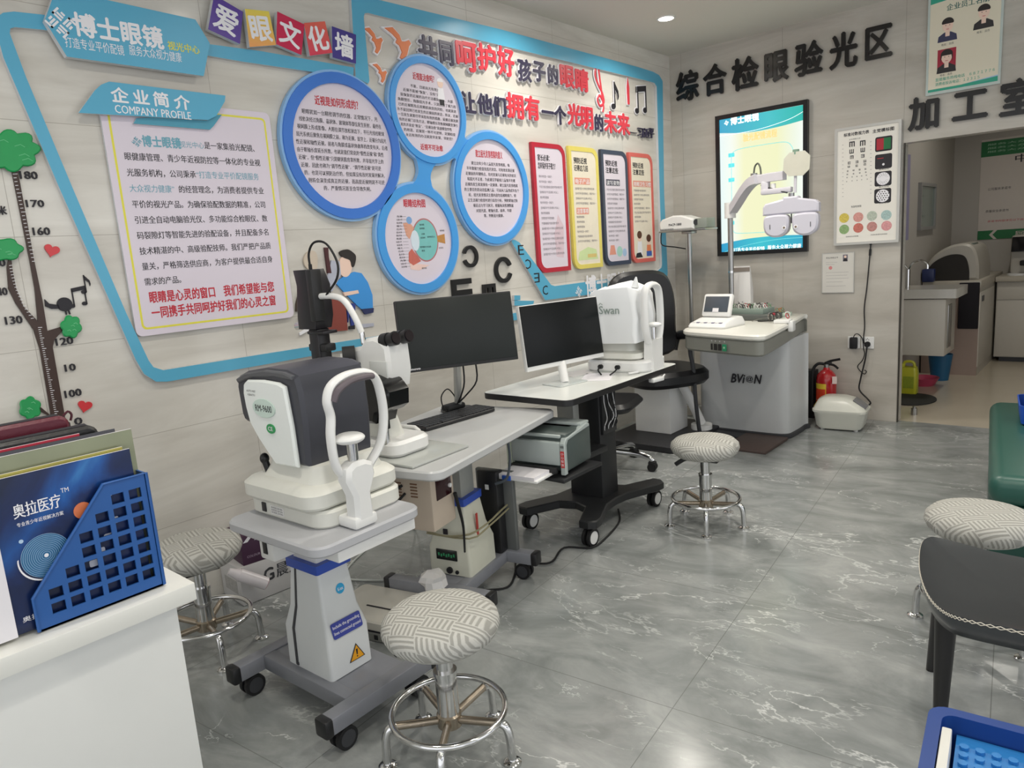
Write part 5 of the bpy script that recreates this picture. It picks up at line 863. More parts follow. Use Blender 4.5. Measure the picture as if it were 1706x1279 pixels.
m=MB(Matrix(((1,0,0,0),(0,0,-1,-.1405),(0,1,0,0),(0,0,0,1)))); m.box((.15,.09,0),(.022,.085,.001),pm('red label','c23838',.4)); [m.text(s,.142,.112-.019*k,.016,.015,WPRINT,.0009) for k,s in enumerate('小心轻放')]; m.box((.15,.155,0),(.02,.012,.001),pm('grey label','6a706e',.4)); part(m,'label',t)
# monitor 2
c=(.862,2.862,1.0); t=monitor('desk_monitor','slim dark monitor with white stand and lower rim on the white table',c,79.9,6.9,.528,.318,.004,WHITE,SCR,.022)
stand(t,c,79.9,.757,.90,2.80,WHITE,'stand_pole',lambda m:m.prism(rrect(.19,.14,.012,3,0,.0),.0005,.006,pm('glass foot','cfd4d2',.1),ch=.001),.022)
# covered instrument
t=thing('covered_refractor','white eye instrument with chin rest on the far end of the white table','eye instrument',TC@TR(.06,.30,.757,4))
m=MB(); m.rings([P(.34,.27,.07,.0),P(.36,.29,.07,.012),P(.36,.29,.07,.05),P(.34,.27,.06,.06)],WHITE); part(m,'base',t)
m=MB(); m.rings([P(.28,.21,.05,.062,-.02),P(.30,.23,.05,.07,-.02),P(.30,.23,.05,.095,-.02),P(.22,.17,.04,.105,-.02),P(.20,.16,.04,.15,-.02)],OFFW); part(m,'moving_base',t)
m=MB(); m.box((-.01,.0,.27),(.22,.18,.24),WHITE,.04); part(m,'housing',t)
X0=.165; m=MB(); m.rings([[(X0-.05,-.07,.0),(X0+.03,-.07,.0),(X0+.03,.05,.0),(X0-.05,.05,.0)],[(X0-.03,-.06,.06),(X0+.025,-.06,.06),(X0+.025,.05,.06),(X0-.03,.05,.06)],[(X0-.02,-.07,.16),(X0+.02,-.07,.16),(X0+.02,.07,.16),(X0-.02,.07,.16)]],WHITE)
m.tube([(X0,-.06,.15),(X0,-.09,.22),(X0,-.095,.32),(X0,-.085,.40),(X0,-.05,.435),(X0,.02,.44),(X0,.075,.41),(X0,.09,.32),(X0,.085,.22),(X0,.06,.15)],.016,WHITE,n=12,sub=5,ry=1.3); part(m,'chin_rest_frame',t)
m=MB(); m.cyl((X0,-.0,.16),(X0,-.0,.225),.012,CHROME); m.ell((X0+.005,0,.235),(.04,.035,.014),WHITE); part(m,'chin_cup',t)
for y in (-.02,.03): m=MB(); m.cyl((-.03+y*2,-.146,.03),(-.03+y*2,-.165,.032),.012,RUB,n=12); m.tube([(-.03+y*2,-.16,.03),(-.02+y*2,-.20,.02),(.0+y,-.24,.006)],.004,RUB,n=6,sub=3); part(m,'plug',t)
# cloth cover with folds
CLO=pm('white cotton cover','e9ebec',.8,var=.015,scale=12)
m=MB(); n=44; rs=[]
for k,(z,w,d,rr) in enumerate(((.150,.285,.255,.02),(.20,.283,.25,.022),(.28,.28,.248,.022),(.36,.275,.245,.025),(.41,.268,.24,.03),(.436,.25,.215,.04),(.444,.18,.12,.05))):
    rs.append([(x+.006*math.sin(y*60+z*30)-.012,y+.005*math.sin(x*50+z*20),z+(.013*math.sin(x*28+1)+.010*math.sin(y*35) if k>3 else (.02*(x) if k==0 else 0))) for x,y in rrect(w,d,rr,10)])
rs.append([(x-.012,y,.446+.012*math.sin(x*22+1)) for x,y in rrect(.04,.03,.01,10)]); m.rings(rs,CLO,cap=False); 
cv=thing('dust_cover','white cloth dust cover draped over the eye instrument with a small grey logo','cloth cover',TC@TR(.06,.30,.757,4)); m.v=[v for v in m.v]; part(m,'cloth',cv)
m=MB(Matrix(((1,0,0,0),(0,0,-1,-.1305),(0,1,0,0),(0,0,0,1)))); m.text('Swan',-.075,.305,.115,.042,pm('sage print','8c9a94',.6,var=0),.001,.012); m.tube([(-.075,.352,.001),(-.067,.362,.001),(-.055,.354,.001)],.002,pm('sage print','9aa6a0',.6,var=0),n=5); part(m,'logo_lettering',cv)
m=MB(); m.tube([(.085,-.03,.432),(.09,-.03,.462),(.094,-.03,.485)],.02,CLO,r1=.004,n=10); part(m,'tied_corner',cv)
m=MB(); m.box((0,0,.001),(.15,.21,.0016),PAPER); solo(m,'paper_sheet','loose white paper sheet lying on the white table between monitor and covered instrument','paper',TC@TR(.06,.02,.7572,25))
m=MB(); m.box((0,0,.001),(.12,.19,.0016),pm('paper two','dcdad8',.6,var=.01)); solo(m,'paper_sheet','second paper sheet with folded corner beside the foot of the slim monitor','paper',TC@TR(-.10,.08,.7572,-12))
m=MB(); m.tube([(-.03,0,.008),(.03,.01,.008)],.006,WHITE,n=8); m.tube([(.03,.01,.008),(.045,.012,.008)],.004,OFFW,n=8); solo(m,'stylus','short white pen lying near the edge of the white table','pen',TC@TR(.20,.14,.7575,60))
m=MB(); m.box((0,0,0),(.09,.035,.022),WHITE,.006); m.tube([(.045,0,0),(.06,0,.01),(.08,.01,.012),(.085,.02,0),(.07,.02,-.01),(.05,.01,-.008)],.004,WHITE,n=6,sub=4); solo(m,'handset','white handset clipped under the edge of the white table','handset',TC@TR(.262,.26,.714,80))
# ---------- optical desk ----------
DG=pm('desk grey trim','85867f',.4,var=.03); DT=pm('desk ivory top','e3e2da',.3,var=.01); DW=pm('desk white body','c9cbcc',.35,var=.015)
t=thing('optical_desk','white optical desk with grey trim, black lettering and a chrome pole holding an eye tester','examination desk',TR(.95,4.95,0))
def W2(ps): return [(x-.95,y-4.95) for x,y in ps]
top=[tuple(v[:2]) for v in spline([(*p,0) for p in W2([(.73,4.42),(.76,4.31),(.84,4.255),(1.10,4.17),(1.29,4.115),(1.36,4.13),(1.372,4.22),(1.31,4.70),(1.225,5.22),(1.19,5.28),(.70,5.28),(.66,5.22),(.70,4.80)])],4,True)]
m=MB(); m.prism(top,.795,.832,DT,ch=.010); part(m,'tabletop',t)
m=MB(); m.prism(insetp(top,.012),.698,.795,DG,ch=.012); part(m,'apron',t)
def unitface(x0,y0,x1,y1): 
    d=Vector((x1-x0,y1-y0,0)); L_=d.length; d/=L_; n=Vector((d.y,-d.x,0)); return Matrix(((d.x,0,n.x,x0-.95),(d.y,0,n.y,y0-4.95),(0,1,0,0),(0,0,0,1))),L_
Fm,FL=unitface(.845,4.250,1.285,4.113)
m=MB(Fm)
for k,(x,w) in enumerate(((.175,.012),(.205,.022),(.24,.022))): m.prism(rrect(w,.040,.002,2,x,.742),.0,.004,BLACK)
part(m,'switch',t); m=MB(Fm); m.prism(rrect(.030,.042,.002,2,.278,.742),0,.005,pm('green switch','1f7a54',.3,emit=.15)); m.prism(circ(.007,14,.278,.742),.005,.006,pm('pale green print','9cc4a4',.5,var=0)); part(m,'green_switch',t)
m=MB(Fm); [m.text('◦',x-.004,.775,.008,.008,WPRINT,.001) for x in (.175,.205,.24,.278)]; m.v and part(m,'switch_marks',t)
body=[tuple(v[:2]) for v in spline([(*p,0) for p in W2([(.58,4.93),(.60,4.88),(.66,4.865),(.95,4.855),(1.15,4.86),(1.225,4.885),(1.245,4.95),(1.245,5.18),(1.20,5.24),(.62,5.24),(.58,5.20)])],4,True)]
m=MB(); m.prism(body,.035,.70,DW); part(m,'column',t)
m=MB(); m.prism(insetp(body,-.012),.0,.036,DGREY,ch=.006); part(m,'base_plate',t)
Fb,_=unitface(.66,4.848,1.15,4.843); m=MB(Fb); m.text('BVi',.185,.385,.105,.062,INK,.004,.035,em=False,shear=.25); m.text('@',.298,.39,.050,.050,INK,.004,.02,em=False); m.text('N',.356,.388,.055,.062,INK,.004,.035,em=False,shear=.25); part(m,'brand_lettering',t)
m=MB(); m.box((.15,-.30,.012),(.30,.40,.022),pm('brown foot plate','564844',.6,bump=.2),.005); m.box((-.20,-.12,.012),(.42,.20,.02),DGREY,.004); part(m,'foot_plate',t)
m=MB(); m.tube([(-.21,-.52,.70),(-.21,-.51,.64),(-.20,-.49,.52),(-.205,-.46,.30),(-.21,-.40,.06),(-.21,-.36,.02)],.014,DGREY,n=10,sub=3); part(m,'support_tube',t)
PX,PY=.735-.95,5.12-4.95
m=MB(); m.cyl((PX,PY,.83),(PX,PY,1.56),.0195,STEEL,n=20); m.cyl((PX,PY,.83),(PX,PY,.845),.035,STEEL); m.cyl((PX,PY,1.15),(PX,PY,1.165),.021,CHROME); part(m,'pole',t)
m=MB(); m.cyl((PX,PY,1.545),(PX,PY,1.655),.04,WHITE,n=24); part(m,'pole_collar',t)
def band(pts,w,h,mt,m):   # flat arm of rectangular section along a path
    P_=spline(pts,5); rs=[]
    for k,p in enumerate(P_):
        a=P_[max(k-1,0)]; b=P_[min(k+1,len(P_)-1)]; d=(b-a).normalized(); s=Vector((-d.y,d.x,0)); s=s.normalized(); u_=s.cross(d); u_=-u_ if u_.z<0 else u_
        rs.append([p+s*w/2*i+u_*h/2*j for i,j in ((1,1),(.6,1.25),(-.6,1.25),(-1,1),(-1,-1),(1,-1))])
    m.rings(rs,mt)
LAV=pm('arm white','d3d1d8',.4,var=.01)
m=MB(); band([(PX+.02,PY-.01,1.60),(PX+.09,PY-.07,1.655),(PX+.17,PY-.14,1.72),(PX+.25,PY-.21,1.765),(PX+.31,PY-.25,1.775)],.06,.055,LAV,m); band([(PX+.27,PY-.22,1.77),(PX+.38,PY-.26,1.775),(PX+.50,PY-.285,1.775)],.05,.05,LAV,m); part(m,'arm',t)
m=MB(); m.cyl((PX+.27,PY-.22,1.79),(PX+.27,PY-.22,1.82),.022,STEEL); m.tube([(PX+.27,PY-.225,1.80),(PX+.28,PY-.23,1.86),(PX+.305,PY-.24,1.88),(PX+.325,PY-.25,1.85),(PX+.33,PY-.25,1.80)],.006,pm('grey green cord','5d6158',.5),n=7,sub=4); part(m,'joint_cord',t)
HX,HY=PX+.56,PY-.33
m=MB(); m.box((PX+.365,PY-.26,1.715),(.05,.05,.08),LAV,.008); m.box((PX+.45,PY-.29,1.685),(.20,.05,.035),LAV,.008); m.cyl((PX+.42,PY-.27,1.70),(PX+.42,PY-.27,1.735),.016,WHITE); m.tube([(PX+.33,PY-.25,1.735),(PX+.45,PY-.30,1.69),(PX+.53,PY-.32,1.665)],.005,DGREY,n=6,sub=3); m.cyl((HX,HY,1.66),(HX,HY,1.625),.018,STEEL); part(m,'hanger',t)
HM=Matrix.Translation((HX,HY,1.53))@Matrix.Rotation(math.radians(6),4,'Z')
PHM=pm('lavender white plastic','cfcdd8',.35,var=.015)
RXh=Matrix(((1,0,0,0),(0,0,1,0),(0,1,0,0),(0,0,0,1)))
m=MB(HM); m.prism([(-.175,.0),(-.175,.05),(-.16,.075),(-.05,.095),(-.045,.108),(.045,.108),(.05,.095),(.15,.075),(.17,.055),(.17,0)],-.03,.05,PHM,ch=.010,M=RXh); hd=part(m,'tester_head',t)
for s in (-1,1):
    m=MB(HM); P_=[tuple(v[:2]) for v in spline([(*p,0) for p in [(s*.09-.072,-.01),(s*.09-.08,-.06),(s*.09-.068,-.112),(s*.09-.025,-.14),(s*.09+.025,-.14),(s*.09+.068,-.112),(s*.09+.08,-.06),(s*.09+.072,-.01),(s*.09+.03,.0),(s*.09-.03,.0)]],3,True)]
    m.prism(P_,-.038,.045,PHM,ch=.012,M=RXh); lb_=part(m,'lens_housing',t)
    m=MB(HM); m.cyl((s*.036,-.0385,-.085),(s*.036,-.0415,-.085),.013,WPRINT,n=20); m.cyl((s*.036,-.0415,-.085),(s*.036,-.0425,-.085),.007,pm('aperture amber','7a6a5a',.3),n=16); m.box((s*.125,-.0395,-.075),(.004,.002,.03),DGREY); part(m,'aperture',lb_)
m=MB(HM); m.cyl((.0,.0,.0),(.0,.0,-.06),.004,DGREY,n=8); part(m,'nose_rod',t)
m=MB(); m.cyl((HX+.02,HY+.01,1.66),(HX+.025,HY+.01,1.90),.009,LAV); m.cyl((HX+.025,HY+.01,1.895),(HX+.025,HY+.01,1.925),.02,pm('sage knob','7f9a88',.4)); part(m,'near_rod',t)
m=MB(); m.prism([(-.085,-.03),(-.05,-.07),(.04,-.075),(.08,-.04),(.085,.04),(.05,.075),(-.045,.075),(-.08,.04)],-.004,.004,pm('translucent card','d5d3c4',.5,alpha=.9),M=Matrix.Translation((HX+.035,HY-.005,1.835))@RXh); part(m,'near_card',t)
# things on the optical desk
t=thing('control_console','white control console with tilted dark screen and keypad on the optical desk','console',TR(.905,4.50,.832,-7))
m=MB(); m.rings([[(x,y,z) for x,y in rrect(w,d,.025,4,0,cy)] for w,d,z,cy in ((.27,.27,.0,0),(.28,.28,.012,0),(.27,.26,.03,.005),(.25,.15,.055,.055),(.22,.10,.06,.07))],WHITE); part(m,'base',t)
SM=Matrix.Translation((-.01,.035,.135))@Matrix.Rotation(math.radians(-18),4,'X')
m=MB(SM); m.box((0,.0,0),(.215,.035,.155),WHITE,.014); part(m,'screen_casing',t); m=MB(SM); m.box((0,-.0185,.005),(.178,.003,.105),pm('slate screen','50565e',.2,var=.05),.001); sc_=part(m,'screen',t); m=MB(SM); m.box((.0,-.0207,-.035),(.045,.001,.026),PAPER); part(m,'paper_note',sc_)
m=MB(); [m.box((-.10+.028*i,-.105+.026*j,.034-.004*j*0),(.02,.018,.008),pm('lilac key','6d6a86',.5) if (i+j)%2 else WHITE) for i in range(8) for j in range(3)]; part(m,'keypad',t)
t=thing('lens_tray','grey green box of trial lenses standing on the optical desk behind the console','lens case',TR(.97,4.93,.832,-6)); m=MB(); m.box((0,0,.02),(.34,.22,.04),pm('dark tray','5b5f5c',.5),.005); m.box((-.02,.03,.055),(.26,.17,.045),pm('sage lens box','86958c',.45),.006); part(m,'box',t)
random.seed(11); LM=[pm('lens rim red','b8434e',.4),pm('lens rim green','7aa27a',.4),CHROME,pm('lens rim black','2a2a2c',.4),pm('lens rim white','e6e6e0',.4)]
for r_ in range(5):
    for k in range(9):
        m=MB(); x=-.135+k*.029+random.uniform(-.003,.003); y=-.03+r_*.03; T=Matrix.Translation((x,y,.088))@Matrix.Rotation(math.radians(random.uniform(60,100)),4,'Y'); m.frame(circ(.019,14),circ(.014,14),-.0015,.0015,LM[(k+r_)%5 if r_%2 else random.choice((2,3,4))],M=T); solo(m,'trial_lens','small rimmed trial lens standing upright in the sage green lens box','lens',t.matrix_world.copy(),'trial lenses in the lens box')
t=thing('lens_dish','pale green dish with coloured trial lenses at the wall end of the optical desk','dish',TR(1.06,5.14,.832,-6)); m=MB(); m.box((0,0,.012),(.18,.12,.024),pm('pale mint tray','c6dccb',.4),.006); part(m,'dish',t)
for k in range(10): m=MB(); T=Matrix.Translation((random.uniform(-.07,.07),random.uniform(-.04,.04),.042))@Matrix.Rotation(math.radians(random.uniform(40,90)),4,'Y')@Matrix.Rotation(random.uniform(0,3),4,'Z'); m.frame(circ(.02,14),circ(.015,14),-.0015,.0015,(pm('lens rim orange','cf8a3c',.4),LM[1],LM[0],LM[2])[k%4],M=T); solo(m,'trial_lens','small coloured trial lens lying in the pale mint dish','lens',t.matrix_world.copy(),'trial lenses in the mint dish')
t=thing('trial_spectacles','chrome trial spectacles lying at the grey edge of the optical desk','glasses',TR(1.17,4.80,.832,75))
for s in (-1,1): m=MB(); m.frame(circ(.026,22,s*.036,0),circ(.02,22,s*.036,0),0,.012,STEEL,M=Matrix.Translation((0,0,.03))@Matrix.Rotation(math.radians(80),4,'X')); part(m,'rim',t); m=MB(); m.tube([(s*.065,0,.03),(s*.07,.07,.02),(s*.068,.12,.004)],.003,STEEL,n=6); part(m,'temple',t)
m=MB(); m.box((0,0,.058),(.10,.008,.01),STEEL,.002); m.cyl((0,-.01,.05),(0,.01,.05),.008,LM[0],n=10); part(m,'bridge',t)
t=thing('lens_holder','white clip holder fixed to the edge of the optical desk','holder',TR(1.285,4.72,.832,8)); m=MB(); m.box((-.02,0,.012),(.10,.09,.022),WHITE,.005); m.box((.035,0,-.02),(.035,.08,.07),WHITE,.008); part(m,'clip',t); m=MB(); m.tube([(-.06,-.03,.02),(-.11,.02,.012),(-.17,.06,.006),(-.2,.08,.005)],.004,RUB,n=6,sub=3); part(m,'cord',t)
for k,(x,y,c_) in enumerate(((1.12,4.98,'chrome'),(1.17,5.06,'clear'),(1.21,4.95,'red'))): m=MB(); m.frame(circ(.02,16),circ(.015,16),-.002,.002,(CHROME,LM[4],LM[0])[k],M=Matrix.Rotation(math.radians(70),4,'X')); solo(m,'loose_lens',c_+' rimmed loose trial lens standing on the optical desk','lens',TR(x,y,.8525,k*40),'loose trial lenses')
t=thing('paper_bag','white folded paper bag with grey print standing behind the chrome pole','bag',TR(.775,5.215,.832,5)); m=MB(); m.rings([[(x,y,z) for x,y in rrect(w,d,.004,2)] for w,d,z in ((.15,.07,0),(.15,.07,.20),(.13,.03,.32),(.125,.008,.36))],pm('white paper bag','dcdad8',.6,var=.02)); part(m,'bag',t)
m=MB(); m.box((0,-.017,.335),(.127,.004,.03),pm('taupe label','8a8078',.6)); m.prism([(-.02,.1),(0,.08),(.02,.1),(.02,.104),(0,.085),(-.02,.104)],-.0372,-.0366,pm('grey print','7b7680',.6,var=0),M=RXh); part(m,'bag_print',t)
m=MB(); m.box((0,0,.008),(.045,.03,.016),RUB,.005); solo(m,'black_clip','small black clip on the wall side corner of the optical desk','clip',TR(.775,4.52,.832))
# examination chair
t=thing('patient_chair','black upholstered patient chair with white pedestal beside the optical desk','chair',TR(.42,4.56,0)); LEA=pm('black leather','17171a',.38,var=.08,scale=60,bump=.15)
m=MB(); m.prism(rrect(.60,.78,.05,4,.02,.02),.0,.05,pm('dark base plate','26262a',.45),ch=.008); part(m,'base_plate',t)
m=MB(); m.box((-.015,.05,.245),(.29,.26,.39),WHITE,.006); part(m,'pedestal',t)
CR_=Matrix.Translation((.05,-.05,0))@Matrix.Rotation(math.radians(61),4,'Z')
m=MB(CR_); m.prism([tuple(v[:2]) for v in spline([(-.25,-.22,0),(-.12,-.29,0),(.12,-.29,0),(.25,-.22,0),(.29,-.05,0),(.28,.14,0),(.20,.23,0),(0,.26,0),(-.20,.23,0),(-.28,.14,0),(-.29,-.05,0)],4,True)],.425,.535,LEA,ch=.03); part(m,'seat',t)
m=MB(CR_); m.prism([tuple(v[:2]) for v in spline([(-.27,.60,0),(-.29,.80,0),(-.28,1.03,0),(-.20,1.185,0),(0,1.215,0),(.20,1.185,0),(.28,1.03,0),(.29,.80,0),(.27,.60,0),(0,.565,0)],4,True)],.22,.30,LEA,ch=.025,M=RXh); part(m,'backrest',t)
m=MB(CR_); m.box((0,.28,.55),(.10,.05,.30),DGREY,.01); part(m,'back_bracket',t)
m=MB(CR_); m.tube([(.28,.27,.60),(.31,.27,.69),(.325,.20,.715),(.33,.05,.715),(.325,-.01,.70)],.03,LEA,n=12,sub=4,ry=1.2); part(m,'armrest',t)
m=MB(CR_); m.tube([(-.28,.27,.60),(-.31,.27,.69),(-.325,.20,.715),(-.33,.0,.715),(-.325,-.14,.70)],.03,LEA,n=12,sub=4,ry=1.2); part(m,'armrest',t)
m=MB(); m.tube([(.165,.02,.42),(.20,.09,.28),(.245,.17,.09)],.032,WHITE,n=12); m.cyl((.245,.17,.05),(.245,.17,.085),.075,WHITE,n=24); part(m,'foot_strut',t)
# office chair behind the black table
t=thing('swivel_chair','swivel chair with chrome star base behind the black lifting table column','chair',TR(.50,3.74,0,15)); m=MB(); m.prism(rrect(.42,.42,.10,6),.40,.46,LEA,ch=.025); part(m,'seat',t); m=MB(); m.cyl((0,0,.10),(0,0,.40),.025,BLACK); part(m,'gas_lift',t)
for k in range(5):
    R=Matrix.Rotation(2*math.pi*k/5,4,'Z'); m=MB(R); m.tube([(.03,0,.115),(.18,0,.105),(.27,0,.085),(.29,0,.065)],.018,CHROME,n=10,sub=3,ry=.8); l=part(m,'leg',t); m=MB(R); m.cyl((.29,-.025,.028),(.29,.025,.028),.028,RUB,n=18); m.box((.29,0,.05),(.05,.04,.03),RUB,.01); part(m,'caster',l)
# projector on its stand
t=thing('projector_stand','thin steel stand with a flat tray between the patient chair and the end wall','stand',TR(.283,5.36,0)); m=MB(); m.cyl((0,0,.02),(0,0,1.478),.017,STEEL,n=18); part(m,'pole',t); m=MB(); m.box((0,-.02,1.487),(.40,.22,.012),STEEL,.003); m.box((0,0,1.47),(.09,.09,.02),STEEL,.003); part(m,'tray',t); m=MB(); m.lathe([(.001,0),(.16,0),(.16,.012),(.02,.025),(.001,.025)],STEEL); part(m,'foot',t)
t=thing('chart_projector','white chart projector with model lettering on the steel stand','projector',TR(.25,5.35,1.493,0)); m=MB(); m.prism([(-.17,.0),(-.175,.06),(-.15,.09),(-.05,.115),(.02,.112),(.10,.085),(.125,.075),(.125,0)],-.10,.09,WHITE,ch=.012,M=RXh); part(m,'casing',t)
m=MB(Matrix(((1,0,0,0),(0,0,-1,-.1005),(0,1,0,0),(0,0,0,1)))); m.text('PACP-1800',-.085,.035,.11,.018,INK,.0006,.03); [m.box((-.16+.01*k,.012,0),(.004,.012,.001),DGREY) for k in range(12)]; part(m,'model_lettering',t)
m=MB(); m.box((.175,0,.04),(.10,.15,.075),pm('grey hood','8d948c',.45),.006); m.cyl((.128,-.06,.05),(.14,-.08,.05),.022,BLACK); part(m,'lens_hood',t); m=MB(); m.tube([(-.16,-.08,.01),(-.165,-.09,-.06),(-.15,-.09,-.11),(-.06,-.06,-.13),(.02,-.03,-.15)],.005,RUB,n=6,sub=4); part(m,'cord',t)
# ---------- floor items under the tables ----------
WB=pm('white carton','cbc9c8',.6,var=.02)
t=thing('stationery_carton','white stationery carton with grey lettering on the floor by the side wall','box',TR(.125,1.60,0,-4)); m=MB(); m.box((0,0,.088),(.20,.48,.172),WB,.003); part(m,'carton',t)
m=MB(Matrix(((0,0,1,.1006),(1,0,0,0),(0,1,0,0),(0,0,0,1)))); m.text('G',-.135,.075,.045,.055,DGREY,.0006,.03); m.text('晨光',-.08,.07,.12,.07,DGREY,.0006,.02); m.prism(circ(.018,20,-.165,.10),0,.0008,pm('red sun print','c2524a',.5,var=0)); part(m,'carton_lettering',t); m=MB(); m.box((.0,-.2406,.075),(.12,.001,.06),pm('grey label print','a9a7a4',.6,var=.3,scale=90)); part(m,'label',t)
t=thing('purple_box','dark purple box with white lettering on top of the white carton','box',TR(.135,1.50,.1745,-8)); PUR=pm('purple card','43243f',.5,var=.06); m=MB(); m.box((0,0,.065),(.17,.22,.13),PUR,.003); part(m,'carton',t)
m=MB(); T=Matrix(((0,0,1,.0856),(1,0,0,0),(0,1,0,0),(0,0,0,1))); [m.prism(q,0,.0007,WPRINT,M=T) for q in ([(-.10,.10),(-.07,.128),(-.05,.128),(-.08,.10)],[(-.05,.10),(-.035,.128),(-.01,.128),(-.03,.10)],[(.0,.10),(.03,.128),(.06,.128),(.04,.10)])]; m.text('COLOUR PAPER',-.09,.03,.10,.010,pm('lilac print','b7a3b8',.5,var=0),.0007,M=T); m.prism(circ(.007,14,.05,.035),0,.0008,WPRINT,M=T); part(m,'box_lettering',t)
m=MB(); wr=pm('wrapped paper roll','dcd6d8',.25,var=.06); A_,B_=Vector((.245,1.335,.165)),Vector((.292,1.425,.100)); d_=(B_-A_).normalized()
m.tube([A_,B_],.027,wr,n=18); m.tube([A_,A_-d_*.02,A_-d_*.045],.025,wr,r1=.014,n=12); m.cyl(B_,B_+d_*.002,.024,pm('red roll end','b8505a',.4)); solo(m,'wrapped_roll','plastic wrapped white roll with red end leaning against the corner of the white carton','roll')
t=thing('floor_case','low cream case with a dark seam lying on the floor behind the front cart','case',TR(.83,1.60,0,14)); m=MB(); m.prism(rrect(.36,.26,.03,4,0,.0),.045,.085,pm('cream case','d8d4c8',.35,var=.02),ch=.006); m.box((.06,-.03,.0865),(.20,.006,.003),INK); part(m,'lid',t); m=MB(); m.prism(rrect(.35,.25,.025,4),.0,.035,pm('grey case base','8b8b84',.45),ch=.004); m.prism(rrect(.34,.24,.02,4),.03,.05,INK); part(m,'base',t); m=MB(); m.box((.07,-.126,.02),(.016,.004,.018),BLACK); part(m,'port',t)
t=thing('crumpled_wrap','crumpled white plastic wrap lying on the grey rail beside the ivory column','wrap',TR(1.0,1.742,.126)); m=MB(); random.seed(5); rs=[]
for z,r_ in ((.0,.03),(.02,.045),(.045,.05),(.065,.045),(.08,.02)): rs.append([((r_+random.uniform(-.012,.012))*math.cos(a),(r_+random.uniform(-.012,.012))*math.sin(a),z+random.uniform(0,.008)) for a in [2*math.pi*i/9 for i in range(9)]])
m.rings(rs,pm('white wrap','d6d4d2',.3,var=.05)); part(m,'wrap',t,ang=10)
def fl(*ps): return [tuple(HP(x,y,.006)) for x,y in ps]
m=MB(); m.tube([tuple(HP(746,805,.45)),tuple(HP(742,838,.40)),tuple(HP(722,868,.2))]+fl((690,880),(640,895),(610,915),(580,945),(576,962),(600,966),(640,966),(662,962),(690,975),(715,985)),.0045,pm('white cable','cfd3cf',.4),n=6,sub=5); solo(m,'white_cable','thin white cable trailing across the floor below the slit lamp table','cable')
m=MB(); m.tube(fl((1030,848),(1032,868),(1010,895),(985,912),(940,912),(920,935),(895,938),(862,930),(858,955),(845,978),(800,985),(760,1005)),.005,RUB,n=6,sub=5); solo(m,'black_cable','black cable winding over the floor from the white casters to the grey base','cable')
for pts,lb in (([(-.10,-.42,.665),(-.08,-.43,.56),(-.02,-.42,.53),(.02,-.38,.57)],'lower'),([(-.13,-.41,.665),(-.12,-.43,.58),(-.05,-.42,.56),(.01,-.38,.60)],'upper')):
    m=MB(); m.tube(pts,.005,RUB,n=6,sub=4); solo(m,'table_cable',lb+' black cable looping under the slit lamp table beside the beige power case','cable',TB,'cables looping under the slit lamp table')
m=MB(); m.tube([(.19,.12,.64),(.19,.125,.56),(.17,.12,.48),(.12,.11,.455)],.006,pm('slate cable','4a5158',.5),n=6,sub=4); solo(m,'grey_cable','grey cable hanging in a hook from the tray under the slit lamp table','cable',TB)
m=MB(); m.tube([(.15,-.25,.54),(.145,-.22,.46),(.11,-.15,.36),(.10,-.14,.25)],.0075,RUB,n=8,sub=4,r1=.004); solo(m,'charger_cable','black charger lead dangling below the maroon display window','cable',TB)
# ---------- white counter with files ----------
CWH=pm('counter white','dfe0dd',.35,var=.01)
t=thing('front_counter','white counter with thick top holding the blue file holder','counter',TR(1.25,-.2,0)); m=MB(); m.box((-.02,-.19,.355),(.46,1.98,.71),CWH,.002); part(m,'body',t); m=MB(); m.box((0,-.18,.73),(.50,2.02,.04),pm('counter top cream','e4e4de',.35,var=.01),.002); part(m,'worktop',t)
BH=pm('file holder blue','24599e',.4,var=.03)
def clipp(poly,a,b,c):   # keep a*x+b*y<=c
    out=[]
    for i in range(len(poly)):
        p,q=poly[i-1],poly[i]; dp=a*p[0]+b*p[1]-c; dq=a*q[0]+b*q[1]-c
        if (dp<=0)!=(dq<=0): s_=dp/(dp-dq); out.append((p[0]+(q[0]-p[0])*s_,p[1]+(q[1]-p[1])*s_))
        if dq<=0: out.append(q)
    return out
t=thing('file_holder','blue plastic file holder with a stepped grid of holes on the white counter','file holder',TR(1.456,.344,.752))
HXs=[.028+.0345*k for k in range(6)]; HYs=[.026+.030*k for k in range(7)]; hw,hh=.0245,.021
def hole(i,j): return HYs[j]+hh<min(.255,.070+(HXs[i])*1.19)-.010
xs=sorted({0,.24}|{x for h in HXs for x in (h,h+hw)}); ys=sorted({0,.255}|{y for h in HYs for y in (h,h+hh)})
FH=Matrix(((0,0,1,0),(1,0,0,0),(0,1,0,0),(0,0,0,1)))
m=MB()
for i in range(len(xs)-1):
    for j in range(len(ys)-1):
        xa,xb,ya,yb=xs[i],xs[i+1],ys[j],ys[j+1]
        if any(abs(xa-HXs[p])<1e-6 and abs(ya-HYs[q])<1e-6 and hole(p,q) for p in range(6) for q in range(7)): continue
        c=clipp([(xa,ya),(xb,ya),(xb,yb),(xa,yb)],-1.19,1,.070)
        if len(c)>2: m.prism(c,-.004,0,BH,M=FH)
m.tube([(.001,-.002+.002,.002),(.001,0,.070),(.001,.155,.254),(.001,.24,.254),(.001,.24,.002)],.0035,BH,n=6); part(m,'front_panel',t,flat=True)
m=MB(); m.box((-.05,.238,.1275),(.10,.004,.255),BH); part(m,'end_panel',t)
m=MB(); m.prism([(0,0),(.24,0),(.24,.255),(.155,.255),(0,.07)],-.104,-.100,BH,M=FH); part(m,'back_panel',t); m=MB(); m.box((-.05,.12,.002),(.10,.24,.004),BH); part(m,'floor_panel',t)
